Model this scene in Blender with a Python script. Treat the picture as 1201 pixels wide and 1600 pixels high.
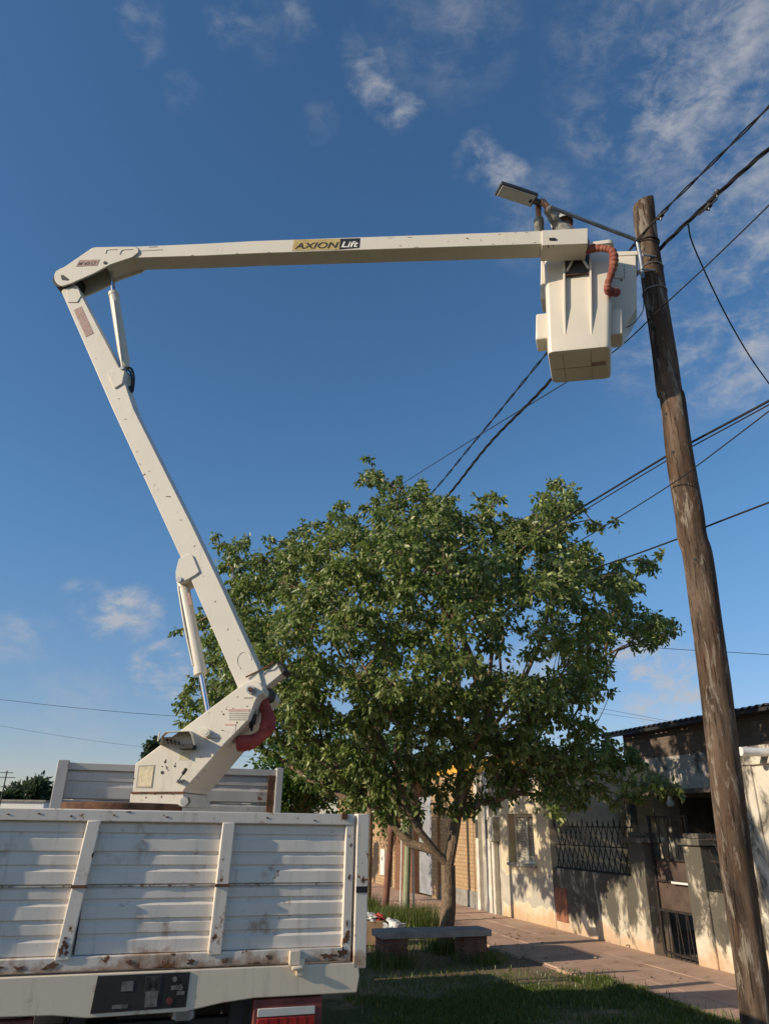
import bpy, bmesh, math, random
import numpy as np
from mathutils import Vector, Matrix

for o in list(bpy.data.objects): bpy.data.objects.remove(o)
scene = bpy.context.scene
COL = scene.collection
random.seed(7); rng = np.random.default_rng(7)
R = math.radians

# ------------------------------------------------------------------ camera
FPX, CAM_H, PITCH, ROLL = 1105.0, 1.75, R(23.87), R(0.88)
cam_d = bpy.data.cameras.new('camera'); cam = bpy.data.objects.new('camera', cam_d); COL.objects.link(cam)
cam_d.sensor_fit = 'VERTICAL'; cam_d.sensor_height = 36.0; cam_d.lens = FPX / 1600 * 36.0
cam_d.clip_start = 0.05; cam_d.clip_end = 3000
cam.matrix_world = Matrix.Translation((0, 0, CAM_H)) @ Matrix.Rotation(math.pi/2 + PITCH, 4, 'X') @ Matrix.Rotation(ROLL, 4, 'Z')
scene.camera = cam
O = Vector((0, 0, CAM_H))
_m = cam.matrix_world.to_3x3()
RT, UP, FW = _m.col[0].copy(), _m.col[1].copy(), -_m.col[2].copy()

# survey helpers: a sight line meets a real plane of the place
def ray(u, v): return FW*FPX + RT*(u-600.5) - UP*(v-800)
def pl(u, v, p, n):
    d = ray(u, v); return O + d*((Vector(p)-O).dot(n)/d.dot(n))
def gr(u, v, z=0.0):
    d = ray(u, v); return O + d*((z-CAM_H)/d.z)
def atY(u, v, Y):
    d = ray(u, v); return O + d*(Y/d.y)
ANG = R(17.8)
SD = Vector((-math.sin(ANG), math.cos(ANG), 0)); SR = Vector((math.cos(ANG), math.sin(ANG), 0)); ZU = Vector((0, 0, 1))
def st(a, b, z=0.0): return SD*a + SR*b + ZU*z          # street frame: a along the street, b to the right

# ------------------------------------------------------------------ light and sky
SUN_EL = R(21.5); SUN_TRAVEL = Vector((0.908, 0.419, 0)).normalized()
sun_d = bpy.data.lights.new('sun', 'SUN'); sun = bpy.data.objects.new('sun', sun_d); COL.objects.link(sun)
sun_d.energy = 4.1; sun_d.angle = R(0.53); sun_d.color = (1.0, 0.85, 0.64)
_t = SUN_TRAVEL*math.cos(SUN_EL) - ZU*math.sin(SUN_EL)
sun.rotation_euler = _t.to_track_quat('-Z', 'Y').to_euler()
sun.location = (-20, -8, 20)
vs = scene.view_settings
vs.view_transform = 'Standard'; vs.look = 'None'; vs.gamma = 1.0; vs.use_curve_mapping = False
vs.exposure = 0.22
scene.render.resolution_x = 768; scene.render.resolution_y = 1024
cy = scene.cycles
cy.max_bounces = 8; cy.transparent_max_bounces = 8; cy.use_denoising = True

world = bpy.data.worlds.new('World'); scene.world = world; world.use_nodes = True
wt = world.node_tree; wt.nodes.clear()
def wn(t, **k):
    n = wt.nodes.new(t)
    for a, b in k.items(): setattr(n, a, b)
    return n
def wm(op, a, b=None, clamp=False):
    n = wn('ShaderNodeMath', operation=op, use_clamp=clamp)
    for i, x in enumerate((a, b)):
        if x is None: continue
        if isinstance(x, (int, float)): n.inputs[i].default_value = x
        else: wt.links.new(x, n.inputs[i])
    return n.outputs[0]
sky = wn('ShaderNodeTexSky', sky_type='NISHITA', sun_disc=False, sun_elevation=SUN_EL,
         sun_rotation=math.atan2(-SUN_TRAVEL.x, -SUN_TRAVEL.y), air_density=1.0, dust_density=0.35, ozone_density=3.0, altitude=300)
tc = wn('ShaderNodeTexCoord')
nrm = wn('ShaderNodeVectorMath', operation='NORMALIZE'); wt.links.new(tc.outputs['Generated'], nrm.inputs[0])
DIR = nrm.outputs[0]
sep = wn('ShaderNodeSeparateXYZ'); wt.links.new(DIR, sep.inputs[0])
zz = wm('ADD', wm('MAXIMUM', sep.outputs[2], 0.0), 0.25)
pxn, pyn = wm('DIVIDE', sep.outputs[0], zz), wm('DIVIDE', sep.outputs[1], zz)
cmb = wn('ShaderNodeCombineXYZ'); wt.links.new(pxn, cmb.inputs[0]); wt.links.new(pyn, cmb.inputs[1])
mp = wn('ShaderNodeMapping'); wt.links.new(DIR, mp.inputs[0])
mp.inputs['Rotation'].default_value = (R(20), R(-35), 0); mp.inputs['Scale'].default_value = (1.0, 1.15, 1.7)
def wnoise(scale, detail, rough, dist=0.0, vec=None):
    n = wn('ShaderNodeTexNoise'); wt.links.new(vec or mp.outputs[0], n.inputs['Vector'])
    n.inputs['Scale'].default_value = scale; n.inputs['Detail'].default_value = detail
    n.inputs['Roughness'].default_value = rough; n.inputs['Distortion'].default_value = dist
    return n.outputs['Fac']
N1 = wnoise(9.0, 10, 0.64, 0.35)
N2 = wnoise(26.0, 8, 0.66, 0.5)
NG = wnoise(1.1, 3, 0.5)
def wmap(x, a, b, c, d, smooth=True):
    n = wn('ShaderNodeMapRange', interpolation_type='SMOOTHSTEP' if smooth else 'LINEAR')
    wt.links.new(x, n.inputs[0])
    for i, q in enumerate((a, b, c, d)): n.inputs[i+1].default_value = q
    return n.outputs[0]
CLOUDS = [  # sight line, angular size in pixels, weight
    (228, 48, 38, .45), (365, 22, 40, .42), (465, 28, 30, .35), (420, 45, 50, .16), (572, 112, 30, .8), (598, 140, 32, .95), (630, 170, 32, 1.0), (596, 95, 22, .5), (550, 75, 30, .3), (752, 250, 36, .9), (782, 272, 36, .95), (735, 238, 26, .6), (1000, 60, 150, .40),
    (1060, 140, 120, .85), (1130, 90, 140, .75), (1180, 250, 160, .75), (1050, 200, 110, .6), (1120, 490, 170, .80), (1180, 400, 150, .65), (940, 200, 60, .55), (960, 330, 60, .4), (840, 340, 70, .42), (1000, 300, 100, .35),
    (700, 40, 120, .20), (735, 15, 80, .28), (500, 190, 34, .18), (285, 150, 30, .14), (190, 958, 46, 1.5), (220, 965, 30, 1.0), (140, 935, 34, .6), (250, 1045, 44, 1.9), (280, 1040, 26, .6), (1020, 1055, 66, 2.2), (1060, 1068, 50, 2.0), (975, 1050, 40, .7), (15, 990, 40, .5), (60, 1000, 40, .3), (110, 1115, 80, .3), (820, 1050, 90, .7)]
wz = wn('ShaderNodeTexNoise'); wt.links.new(mp.outputs[0], wz.inputs['Vector']); wz.inputs['Scale'].default_value = 14.0; wz.inputs['Detail'].default_value = 7.0; wz.inputs['Roughness'].default_value = .6
wv = wn('ShaderNodeVectorMath', operation='MULTIPLY_ADD'); wt.links.new(wz.outputs['Color'], wv.inputs[0]); wv.inputs[1].default_value = (.064, .064, .064); wv.inputs[2].default_value = (-.032, -.032, -.032)
wa = wn('ShaderNodeVectorMath', operation='ADD'); wt.links.new(DIR, wa.inputs[0]); wt.links.new(wv.outputs[0], wa.inputs[1])
wb = wn('ShaderNodeVectorMath', operation='NORMALIZE'); wt.links.new(wa.outputs[0], wb.inputs[0])
mask = None
for u, v, r, s in CLOUDS:
    d = ray(u, v).normalized(); ang = r/FPX*(math.cos(math.atan(math.hypot(u-600, v-800)/FPX))**1.5)
    dp = wn('ShaderNodeVectorMath', operation='DOT_PRODUCT'); wt.links.new(wb.outputs[0], dp.inputs[0]); dp.inputs[1].default_value = d
    x = wmap(dp.outputs['Value'], math.cos(ang*1.35), math.cos(ang*0.05), 0.0, s)
    mask = x if mask is None else wm('MAXIMUM', mask, x)
gm = wmap(NG, 0.62, 0.80, 0.0, 0.4)
mask = wm('MAXIMUM', mask, gm)
nn = wm('ADD', wm('MULTIPLY', N1, 0.6), wm('MULTIPLY', N2, 0.4))
den = wm('MULTIPLY', wmap(nn, 0.40, 0.74, 0.0, 1.0), mask)
den = wm('MINIMUM', wm('MULTIPLY', den, 1.15), 0.8)
hs = wn('ShaderNodeHueSaturation'); hs.inputs['Saturation'].default_value = 1.10; hs.inputs['Value'].default_value = 1.0
wt.links.new(sky.outputs[0], hs.inputs['Color'])
mix = wn('ShaderNodeMix', data_type='RGBA'); wt.links.new(den, mix.inputs['Factor'])
wbal = wn('ShaderNodeMix', data_type='RGBA', blend_type='MULTIPLY'); wbal.inputs['Factor'].default_value = 1.0
wt.links.new(hs.outputs[0], wbal.inputs['A']); wbal.inputs['B'].default_value = (0.99, 1.10, 1.08, 1)
hz = wn('ShaderNodeMix', data_type='RGBA'); wt.links.new(wmap(sep.outputs[2], 0.0, 0.42, 0.0, 1.0), hz.inputs['Factor'])
hz.inputs['A'].default_value = (0.86, 0.74, 0.80, 1); hz.inputs['B'].default_value = (0.90, 1.04, 1.06, 1)
wt.links.new(hz.outputs['Result'], wbal.inputs['B'])
wt.links.new(wbal.outputs['Result'], mix.inputs['A']); mix.inputs['B'].default_value = (3.6, 3.65, 3.8, 1)
bg = wn('ShaderNodeBackground'); bg.inputs['Strength'].default_value = 0.117
wt.links.new(mix.outputs['Result'], bg.inputs['Color'])
wo = wn('ShaderNodeOutputWorld'); wt.links.new(bg.outputs[0], wo.inputs['Surface'])

# ------------------------------------------------------------------ mesh helpers
ROOTM = {}
def root_of(o):
    while o.parent: o = o.parent
    return o
class MB:
    def __init__(s): s.v = []; s.f = []
    def add(s, verts, faces):
        k = len(s.v); s.v += [Vector(p) for p in verts]; s.f += [tuple(i+k for i in f) for f in faces]; return s
    def box(s, c, sx, sy, sz, ex=None, ey=None, ez=None):
        c = Vector(c); ex = ex or Vector((1, 0, 0)); ey = ey or Vector((0, 1, 0)); ez = ez or ZU
        p = [c + ex*(i*sx/2) + ey*(j*sy/2) + ez*(k*sz/2) for k in (-1, 1) for j in (-1, 1) for i in (-1, 1)]
        return s.add(p, [(0, 2, 3, 1), (4, 5, 7, 6), (0, 1, 5, 4), (2, 6, 7, 3), (0, 4, 6, 2), (1, 3, 7, 5)])
    def sb(s, a0, a1, b0, b1, z0, z1):               # box in street frame
        return s.box(st((a0+a1)/2, (b0+b1)/2, (z0+z1)/2), abs(b1-b0), abs(a1-a0), abs(z1-z0), SR, SD, ZU)
    def prism(s, pts, ext):                           # polygon extruded by a vector
        pts = [Vector(p) for p in pts]; n = len(pts); ext = Vector(ext)
        return s.add(pts + [p+ext for p in pts], [tuple(range(n)), tuple(range(2*n-1, n-1, -1))] +
                     [(i, i+n, (i+1) % n + n, (i+1) % n) for i in range(n)])
    def tube(s, pts, rad, n=10, cap=True, fold=None):
        pts = [Vector(p) for p in pts]; m = len(pts)
        if isinstance(rad, (int, float)): rad = [rad]*m
        V = []; up = None
        for i, p in enumerate(pts):
            t = (pts[min(i+1, m-1)] - pts[max(i-1, 0)]).normalized()
            if up is None:
                up = t.orthogonal().normalized()
            up = (up - t*up.dot(t)).normalized(); w = t.cross(up)
            for k in range(n):
                an = 2*math.pi*k/n; V.append(p + (up*math.cos(an) + w*math.sin(an))*rad[i])
        F = [(i*n+k, i*n+(k+1) % n, (i+1)*n+(k+1) % n, (i+1)*n+k) for i in range(m-1) for k in range(n)]
        if cap: F += [tuple(range(n-1, -1, -1)), tuple(range((m-1)*n, m*n))]
        return s.add(V, F)
    def cyl(s, a, b, r, n=20): return s.tube([a, b], r, n)
    def build(s, name, mat, parent=None, bev=0, smooth=False, seg=2, sharp=35):
        me = bpy.data.meshes.new(name)
        ob = bpy.data.objects.new(name, me); COL.objects.link(ob)
        V = s.v
        if parent is not None:
            ob.parent = parent
            Mi = ROOTM.get(root_of(parent).name)
            if Mi: V = [Mi @ p for p in V]
        bm = bmesh.new(); bv = [bm.verts.new(p) for p in V]
        for f in s.f:
            try: bm.faces.new([bv[i] for i in f])
            except ValueError: pass
        bmesh.ops.recalc_face_normals(bm, faces=bm.faces)
        if bev:
            res = bmesh.ops.bevel(bm, geom=bm.edges[:], offset=bev, segments=seg, affect='EDGES', clamp_overlap=True, profile=0.5)
            for f in res['faces']: f.smooth = True
        bm.to_mesh(me); bm.free()
        me.materials.append(mat)
        if smooth:
            me.polygons.foreach_set('use_smooth', [True]*len(me.polygons))
            me.set_sharp_from_angle(angle=R(sharp))
        return ob
def tag(o, label=None, cat=None, group=None, kind=None):
    for k, x in (('label', label), ('category', cat), ('group', group), ('kind', kind)):
        if x: o[k] = x
    return o
def thing(name, loc, label, cat, group=None, rz=0.0):
    o = bpy.data.objects.new(name, None); COL.objects.link(o); o.empty_display_size = .2
    o.location = loc; o.rotation_euler = (0, 0, rz)
    ROOTM[o.name] = (Matrix.Translation(Vector(loc)) @ Matrix.Rotation(rz, 4, 'Z')).inverted()
    return tag(o, label, cat, group)
def np_mesh(name, verts, quads, mat, parent=None):
    me = bpy.data.meshes.new(name)
    nv, nq, k = len(verts), len(quads), quads.shape[1]
    me.vertices.add(nv); me.vertices.foreach_set('co', verts.astype(np.float32).ravel())
    me.loops.add(nq*k); me.loops.foreach_set('vertex_index', quads.astype(np.int32).ravel())
    me.polygons.add(nq); me.polygons.foreach_set('loop_start', np.arange(0, nq*k, k, dtype=np.int32))
    me.update(calc_edges=True); me.validate()
    me.materials.append(mat)
    ob = bpy.data.objects.new(name, me); COL.objects.link(ob)
    if parent is not None: ob.parent = parent
    return ob
def smoothpath(pts, n=8):
    pts = [Vector(p) for p in pts]; out = []
    P = [pts[0]*2-pts[1]] + pts + [pts[-1]*2-pts[-2]]
    for i in range(1, len(P)-2):
        for k in range(n):
            t = k/n; a, b, c, d = P[i-1], P[i], P[i+1], P[i+2]
            out.append(0.5*((2*b) + (c-a)*t + (2*a-5*b+4*c-d)*t*t + (3*b-a-3*c+d)*t**3))
    out.append(pts[-1]); return out
def text_mesh(name, body, p0, ex, ey, height, mat, parent, width=None, shear=0.0, lift=0.0):
    cu = bpy.data.curves.new(name, 'FONT'); cu.body = body; cu.shear = shear; cu.extrude = 0.0; cu.offset = 0.022
    tmp = bpy.data.objects.new('tmp', cu); COL.objects.link(tmp)
    me = bpy.data.meshes.new_from_object(tmp.evaluated_get(bpy.context.evaluated_depsgraph_get()))
    bpy.data.objects.remove(tmp)
    xs = [v.co.x for v in me.vertices]; ys = [v.co.y for v in me.vertices]
    x0, y0, w, h = min(xs), min(ys), max(xs)-min(xs), max(ys)-min(ys)
    sy = height/h; sx = (width/w) if width else sy
    Mi = ROOTM[root_of(parent).name]; n = ex.cross(ey).normalized()
    for v in me.vertices:
        v.co = Mi @ (Vector(p0) + ex*((v.co.x-x0)*sx) + ey*((v.co.y-y0)*sy) + n*lift)
    me.materials.clear(); me.materials.append(mat)
    o = bpy.data.objects.new(name, me); COL.objects.link(o); o.parent = parent
    return o

# ------------------------------------------------------------------ materials
class Mat:
    def __init__(s, name, rough=0.7, metal=0.0, spec=0.5):
        s.m = bpy.data.materials.new(name); s.m.use_nodes = True; s.t = s.m.node_tree
        s.b = s.t.nodes['Principled BSDF']; s.b.inputs['Roughness'].default_value = rough
        s.b.inputs['Metallic'].default_value = metal; s.b.inputs['Specular IOR Level'].default_value = spec
        s.tc = s.t.nodes.new('ShaderNodeTexCoord')
    def vec(s, scale=(1, 1, 1), rot=(0, 0, 0), loc=(0, 0, 0), src='Object'):
        n = s.t.nodes.new('ShaderNodeMapping'); s.t.links.new(s.tc.outputs[src], n.inputs[0])
        n.inputs['Scale'].default_value = scale; n.inputs['Rotation'].default_value = rot; n.inputs['Location'].default_value = loc
        return n.outputs[0]
    def noise(s, scale, detail=6, rough=.6, vec=None, dist=0):
        n = s.t.nodes.new('ShaderNodeTexNoise'); s.t.links.new(vec or s.tc.outputs['Object'], n.inputs['Vector'])
        n.inputs['Scale'].default_value = scale; n.inputs['Detail'].default_value = detail; n.inputs['Roughness'].default_value = rough
        n.inputs['Distortion'].default_value = dist
        return n.outputs['Fac']
    def mr(s, x, a, b, c=0.0, d=1.0, smooth=True):
        n = s.t.nodes.new('ShaderNodeMapRange'); n.interpolation_type = 'SMOOTHSTEP' if smooth else 'LINEAR'
        s.t.links.new(x, n.inputs[0])
        for i, q in enumerate((a, b, c, d)): n.inputs[i+1].default_value = q
        return n.outputs[0]
    def math(s, op, a, b=None):
        n = s.t.nodes.new('ShaderNodeMath'); n.operation = op; n.use_clamp = op in ('ADD',) and False
        for i, x in enumerate((a, b)):
            if x is None: continue
            if isinstance(x, (int, float)): n.inputs[i].default_value = x
            else: s.t.links.new(x, n.inputs[i])
        return n.outputs[0]
    def mix(s, f, a, b):
        n = s.t.nodes.new('ShaderNodeMix'); n.data_type = 'RGBA'; n.clamp_factor = True
        if isinstance(f, (int, float)): n.inputs['Factor'].default_value = f
        else: s.t.links.new(f, n.inputs['Factor'])
        for k, x in (('A', a), ('B', b)):
            if isinstance(x, tuple): n.inputs[k].default_value = (*x[:3], 1)
            else: s.t.links.new(x, n.inputs[k])
        return n.outputs['Result']
    def z(s):
        n = s.t.nodes.new('ShaderNodeSeparateXYZ'); s.t.links.new(s.tc.outputs['Object'], n.inputs[0]); return n.outputs
    def col(s, c):
        if isinstance(c, tuple): s.b.inputs['Base Color'].default_value = (*c[:3], 1)
        else: s.t.links.new(c, s.b.inputs['Base Color'])
        return s
    def rough(s, x): s.t.links.new(x, s.b.inputs['Roughness']); return s
    def bump(s, h, strength=.3, dist=.01):
        n = s.t.nodes.new('ShaderNodeBump'); n.inputs['Strength'].default_value = strength; n.inputs['Distance'].default_value = dist
        s.t.links.new(h, n.inputs['Height']); s.t.links.new(n.outputs[0], s.b.inputs['Normal']); return s

def plain(name, c, rough=.6, metal=0., var=.15, scale=8., bump=.0, spec=.5):
    m = Mat(name, rough, metal, spec); n = m.noise(scale, 6)
    m.col(m.mix(m.mr(n, .3, .7), tuple(x*(1-var) for x in c), tuple(min(1, x*(1+var)) for x in c)))
    if bump: m.bump(m.noise(scale*4, 5), bump, .01)
    return m.m
def worn(name, base, dirt=(.30, .26, .20), chip=.70, chip_scale=7., streak=.5, rust_z=None, rough=.45, big=0.0):
    m = Mat(name, rough)
    big_n = m.noise(1.6, 5); st_n = m.noise(3.0, 7, .65, m.vec((7, 7, .8)))
    c = m.mix(m.mr(big_n, .35, .7, 0, .35), base, tuple(x*.82 for x in base))
    c = m.mix(m.mr(st_n, .52, .78, 0, streak), c, dirt)
    ch = m.noise(chip_scale, 9, .62)
    rustc = m.mix(m.mr(m.noise(23, 5), .35, .65), (.055, .022, .012), (.20, .075, .025))
    stain = m.mr(ch, chip-.055, chip, 0, .55)
    c = m.mix(stain, c, (.33, .17, .07))
    mask = m.mr(ch, chip, chip+.015)
    if rust_z:
        z0, z1, amt = rust_z
        g = m.mr(m.z()[2], z0, z1, amt, 0.0)
        rn = m.math('ADD', m.noise(4.0, 8, .65), g)
        c = m.mix(m.mr(rn, .60, .74, 0, .75), c, (.30, .15, .065))
        mask = m.math('MAXIMUM', mask, m.mr(rn, .74, .80))
    if big:
        bn = m.noise(2.3, 8, .6, m.vec((1, 1, 1), loc=(3.1, 1.7, 5.2)))
        mask = m.math('MAXIMUM', mask, m.mr(bn, big, big+.012))
    c = m.mix(mask, c, rustc)
    m.col(c); m.rough(m.mr(mask, 0, 1, rough, .9))
    m.bump(m.math('ADD', m.math('MULTIPLY', mask, -.6), m.noise(30, 4)), .12, .004)
    return m.m
MT = {}
MT['boom'] = worn('cream_boom_paint', (.665, .62, .53), chip=.735, chip_scale=13, streak=.22)
MT['turret'] = worn('cream_turret_paint', (.665, .615, .515), chip=.69, chip_scale=9, streak=.35, big=.69)
MT['bucket'] = worn('cream_fibreglass', (.68, .625, .525), chip=.74, chip_scale=6, streak=.18, rough=.35)
MT['cyl'] = worn('cream_cylinder_paint', (.65, .60, .50), chip=.72, chip_scale=10, streak=.25)
MT['gate'] = worn('white_tailgate_paint', (.76, .69, .60), chip=.715, chip_scale=11, streak=.45, rust_z=(1.04, 1.14, .08), big=.78)
MT['rail'] = worn('white_rail_paint', (.74, .665, .57), chip=.645, chip_scale=13, streak=.5, rust_z=(.99, 1.14, .20), big=.665)
MT['beam'] = worn('cream_beam_paint', (.74, .63, .475), chip=.665, chip_scale=6, streak=.5)
MT['board'] = worn('grey_headboard_paint', (.48, .465, .44), chip=.70, chip_scale=7, streak=.4)
MT['rust'] = plain('rusty_iron', (.12, .055, .03), .9, 0, .5, 9, .3)
MT['chrome'] = plain('chrome_rod', (.62, .66, .74), .18, 1.0, .05)
MT['black'] = plain('black_rubber', (.018, .018, .019), .65, 0, .3, 10)
MT['dark'] = plain('dark_chassis_paint', (.022, .021, .022), .7, 0, .4, 6, .2)
MT['panel'] = plain('black_plate', (.016, .015, .014), .5, 0, .5, 5)
MT['steel'] = plain('dull_steel', (.33, .33, .33), .45, .9, .2)
MT['grime'] = plain('grimy_interior', (.06, .055, .05), .8, 0, .4, 7)
MT['inkgrey'] = plain('faded_grey_print', (.30, .28, .26), .6)
MT['inkred'] = plain('faded_red_print', (.52, .33, .27), .6)
MT['inkbrown'] = plain('faded_brown_decal', (.34, .22, .19), .6, 0, .3, 40)
MT['yellow'] = plain('yellow_decal', (.45, .34, .13), .5, 0, .2, 20)
MT['cream_decal'] = plain('cream_decal', (.60, .52, .34), .6, 0, .2, 25)
MT['label'] = plain('faded_label_paper', (.60, .56, .48), .6)
MT['sticker'] = plain('grubby_sticker', (.13, .125, .115), .6, 0, .4, 30)
MT['white'] = plain('white_print', (.72, .71, .67), .5)
MT['redlamp'] = plain('red_lamp_plastic', (.30, .02, .018), .25, 0, .2)
MT['redpaint'] = plain('dull_red_paint', (.16, .035, .03), .6, 0, .3)
MT['cable'] = plain('black_cable', (.012, .012, .014), .55, 0, .2)
MT['concrete'] = plain('bench_concrete', (.30, .28, .25), .9, 0, .25, 6, .4)
MT['galv'] = plain('galvanised_metal', (.30, .33, .37), .5, .6, .2, 6)
MT['glass'] = plain('lamp_glass', (.55, .54, .50), .25, 0, .05)
MT['greyplastic'] = plain('dark_grey_casting', (.07, .075, .08), .5, .3)

def hose():
    m = Mat('red_fabric_sleeve', .8); n = m.noise(9, 6)
    m.col(m.mix(m.mr(n, .35, .7), (.26, .035, .03), (.42, .085, .06))); m.bump(m.noise(25, 5), .5, .01); return m.m
MT['hose'] = hose()
def hose2():
    m = Mat('faded_orange_sleeve', .85); n = m.noise(9, 6)
    m.col(m.mix(m.mr(n, .35, .7), (.20, .05, .032), (.36, .14, .09))); m.bump(m.noise(22, 5), .5, .01); return m.m
MT['hose2'] = hose2()
def pole_wood():
    m = Mat('weathered_pole_wood', .9, 0, .2)
    g = m.noise(1.6, 8, .6, m.vec((4, 4, .55)), .6); f = m.noise(3.0, 9, .70, m.vec((3.6, 3.6, .8)), .5); b = m.noise(2.2, 6, .6, m.vec((2.2, 2.2, .7), loc=(4, 2, 1)), .8)
    c = m.mix(m.mr(g, .36, .66), (.045, .031, .023), (.155, .108, .076))
    c = m.mix(m.mr(b, .50, .62, 0, .6), c, (.105, .060, .036))
    c = m.mix(m.mr(f, .53, .62, 0, .8), c, (.26, .22, .175))
    c = m.mix(m.mr(b, .40, .32, 0, .7), c, (.030, .021, .017))
    crack = m.mr(m.noise(12, 7, .65, m.vec((6, 6, .22)), .5), .36, .43, .35, 1)
    n = m.t.nodes.new('ShaderNodeMix'); n.data_type = 'RGBA'; n.blend_type = 'MULTIPLY'; n.inputs['Factor'].default_value = 1
    m.t.links.new(c, n.inputs['A']); m.t.links.new(crack, n.inputs['B'])
    m.col(n.outputs['Result']); m.bump(m.math('ADD', f, crack), .7, .015); return m.m
MT['pole'] = pole_wood()
def bark():
    m = Mat('tree_bark', .95, 0, .2)
    g = m.noise(14, 8, .65, m.vec((5, 5, 1.0)), .6)
    m.col(m.mix(m.mr(g, .35, .68), (.10, .07, .047), (.34, .25, .165))); m.bump(g, .9, .02); return m.m
MT['bark'] = bark()
def leaf(name, c1, c2, c3):
    m = Mat(name, .38, 0, .5)
    geo = m.t.nodes.new('ShaderNodeNewGeometry')
    r = geo.outputs['Random Per Island']
    c = m.mix(m.mr(r, 0, .85, 0, 1, False), c1, c2); c = m.mix(m.mr(r, .80, 1.0), c, c3)
    m.col(c)
    tr = m.t.nodes.new('ShaderNodeBsdfTranslucent')
    hs = m.t.nodes.new('ShaderNodeHueSaturation'); hs.inputs['Value'].default_value = 1.4; hs.inputs['Saturation'].default_value = 1.1
    m.t.links.new(c, hs.inputs['Color']); m.t.links.new(hs.outputs[0], tr.inputs['Color'])
    mx = m.t.nodes.new('ShaderNodeMixShader'); mx.inputs[0].default_value = .38
    out = m.t.nodes['Material Output']
    m.t.links.new(m.b.outputs[0], mx.inputs[1]); m.t.links.new(tr.outputs[0], mx.inputs[2]); m.t.links.new(mx.outputs[0], out.inputs['Surface'])
    return m.m
MT['leaf'] = leaf('broad_leaf', (.095, .145, .040), (.215, .275, .080), (.44, .44, .20))  # third tone varies the leaves and paints in pale gloss highlights
MT['leaf2'] = leaf('bright_leaf', (.045, .10, .018), (.09, .17, .03), (.15, .22, .05))
MT['leaf3'] = leaf('far_leaf', (.035, .06, .030), (.06, .085, .04), (.08, .10, .05))
MT['blade'] = leaf('grass_blade', (.065, .110, .024), (.16, .205, .052), (.32, .29, .13))

def plaster(name, base, cement=.55, mould=.5, warm=True, zc=(.3, 1.1), mscale=2.2, mz=None):
    m = Mat(name, .92, 0, .2)
    z = m.z()[2]
    v = m.noise(1.3, 6); c = m.mix(m.mr(v, .35, .68), tuple(x*.80 for x in base), tuple(min(1, x*1.08) for x in base))
    # patch of bare cement render with ragged outline
    e = m.math('MULTIPLY', m.math('SUBTRACT', m.noise(1.3, 8, .62), .5), 2.4)
    win_ = m.math('ADD', m.mr(z, .12, .45, -.55, .12), m.mr(z, zc[0]+.2, zc[1], .0, -.75))
    e2 = m.math('ADD', m.math('ADD', e, win_), .5-cement)
    c = m.mix(m.mr(e2, .0, .05), c, (.285, .26, .22))
    c = m.mix(m.mr(e2, .35, .40, 0, .7), c, (.40, .36, .30))
    c = m.mix(m.mr(e2, -.10, -.02, 0, .35), c, (.74, .68, .56))
    if warm:
        w = m.math('ADD', m.noise(3.0, 6), m.mr(z, 0, .55, .3, -.2))
        c = m.mix(m.mr(w, .52, .8, 0, .6), c, (.52, .30, .15))
    k = m.noise(mscale, 9, .68, m.vec((1, 1, .55), loc=(2.3, 4.1, .7)), .5)
    if mz: k = m.math('ADD', k, m.mr(z, mz[0], mz[1], mz[2], mz[3]))
    c = m.mix(m.mr(k, mould, mould+.16, 0, .9), c, (.055, .050, .042))
    sp = m.noise(14, 7, .7); c = m.mix(m.mr(sp, .62, .74, 0, .5), c, (.16, .14, .11))
    m.col(c); m.bump(m.math('ADD', m.noise(9, 8), m.math('MULTIPLY', sp, .5)), .35, .02); return m.m
MT['plaster_window'] = plaster('cream_flaking_plaster', (.68, .58, .41), .40, .60, True, (.55, 1.15))
MT['plaster_garden'] = plaster('mouldy_garden_plaster', (.68, .60, .47), .80, .42, True, (.3, 1.1), 3.4, (.08, .55, -.10, .10))
MT['plaster_tall'] = plaster('mouldy_white_plaster', (.66, .60, .50), .74, .44, True, (.3, 1.1), 3.0)
MT['plaster_grey'] = plaster('grey_stained_plaster', (.44, .41, .365), .70, .50, False, (2, 4), 1.6)
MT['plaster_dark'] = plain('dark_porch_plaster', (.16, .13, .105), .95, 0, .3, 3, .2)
def brick(name, c1, c2, mortar, sc=1.0):
    m = Mat(name, .93, 0, .2)
    n = m.t.nodes.new('ShaderNodeTexBrick')
    sx = m.z(); cb = m.t.nodes.new('ShaderNodeCombineXYZ')
    m.t.links.new(sx[1], cb.inputs[0]); m.t.links.new(sx[2], cb.inputs[1])
    m.t.links.new(cb.outputs[0], n.inputs['Vector'])
    n.inputs['Color1'].default_value = (*c1, 1); n.inputs['Color2'].default_value = (*c2, 1); n.inputs['Mortar'].default_value = (*mortar, 1)
    n.inputs['Scale'].default_value = 1.0; n.inputs['Brick Width'].default_value = .26*sc; n.inputs['Row Height'].default_value = .085*sc
    n.inputs['Mortar Size'].default_value = .010*sc; n.inputs['Mortar Smooth'].default_value = .4
    v = m.noise(5, 7); c = m.mix(m.mr(v, .3, .75, 0, .5), n.outputs['Color'], tuple(x*.6 for x in c1))
    m.col(c)
    iv = m.math('SUBTRACT', 1.0, n.outputs['Fac']); m.bump(m.math('ADD', iv, m.math('MULTIPLY', m.noise(30, 5), .3)), .8, .015); return m.m
MT['brick'] = brick('tan_brick', (.50, .34, .19), (.42, .27, .15), (.36, .27, .18))
MT['brick_red'] = brick('brown_brick', (.26, .13, .075), (.20, .095, .055), (.20, .15, .11))
MT['brick_old'] = brick('sooty_brick', (.19, .145, .115), (.14, .105, .085), (.17, .145, .12), 1.1)
MT['yellowpaint'] = plain('yellow_wall_paint', (.72, .40, .055), .8, 0, .15, 4)
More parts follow.
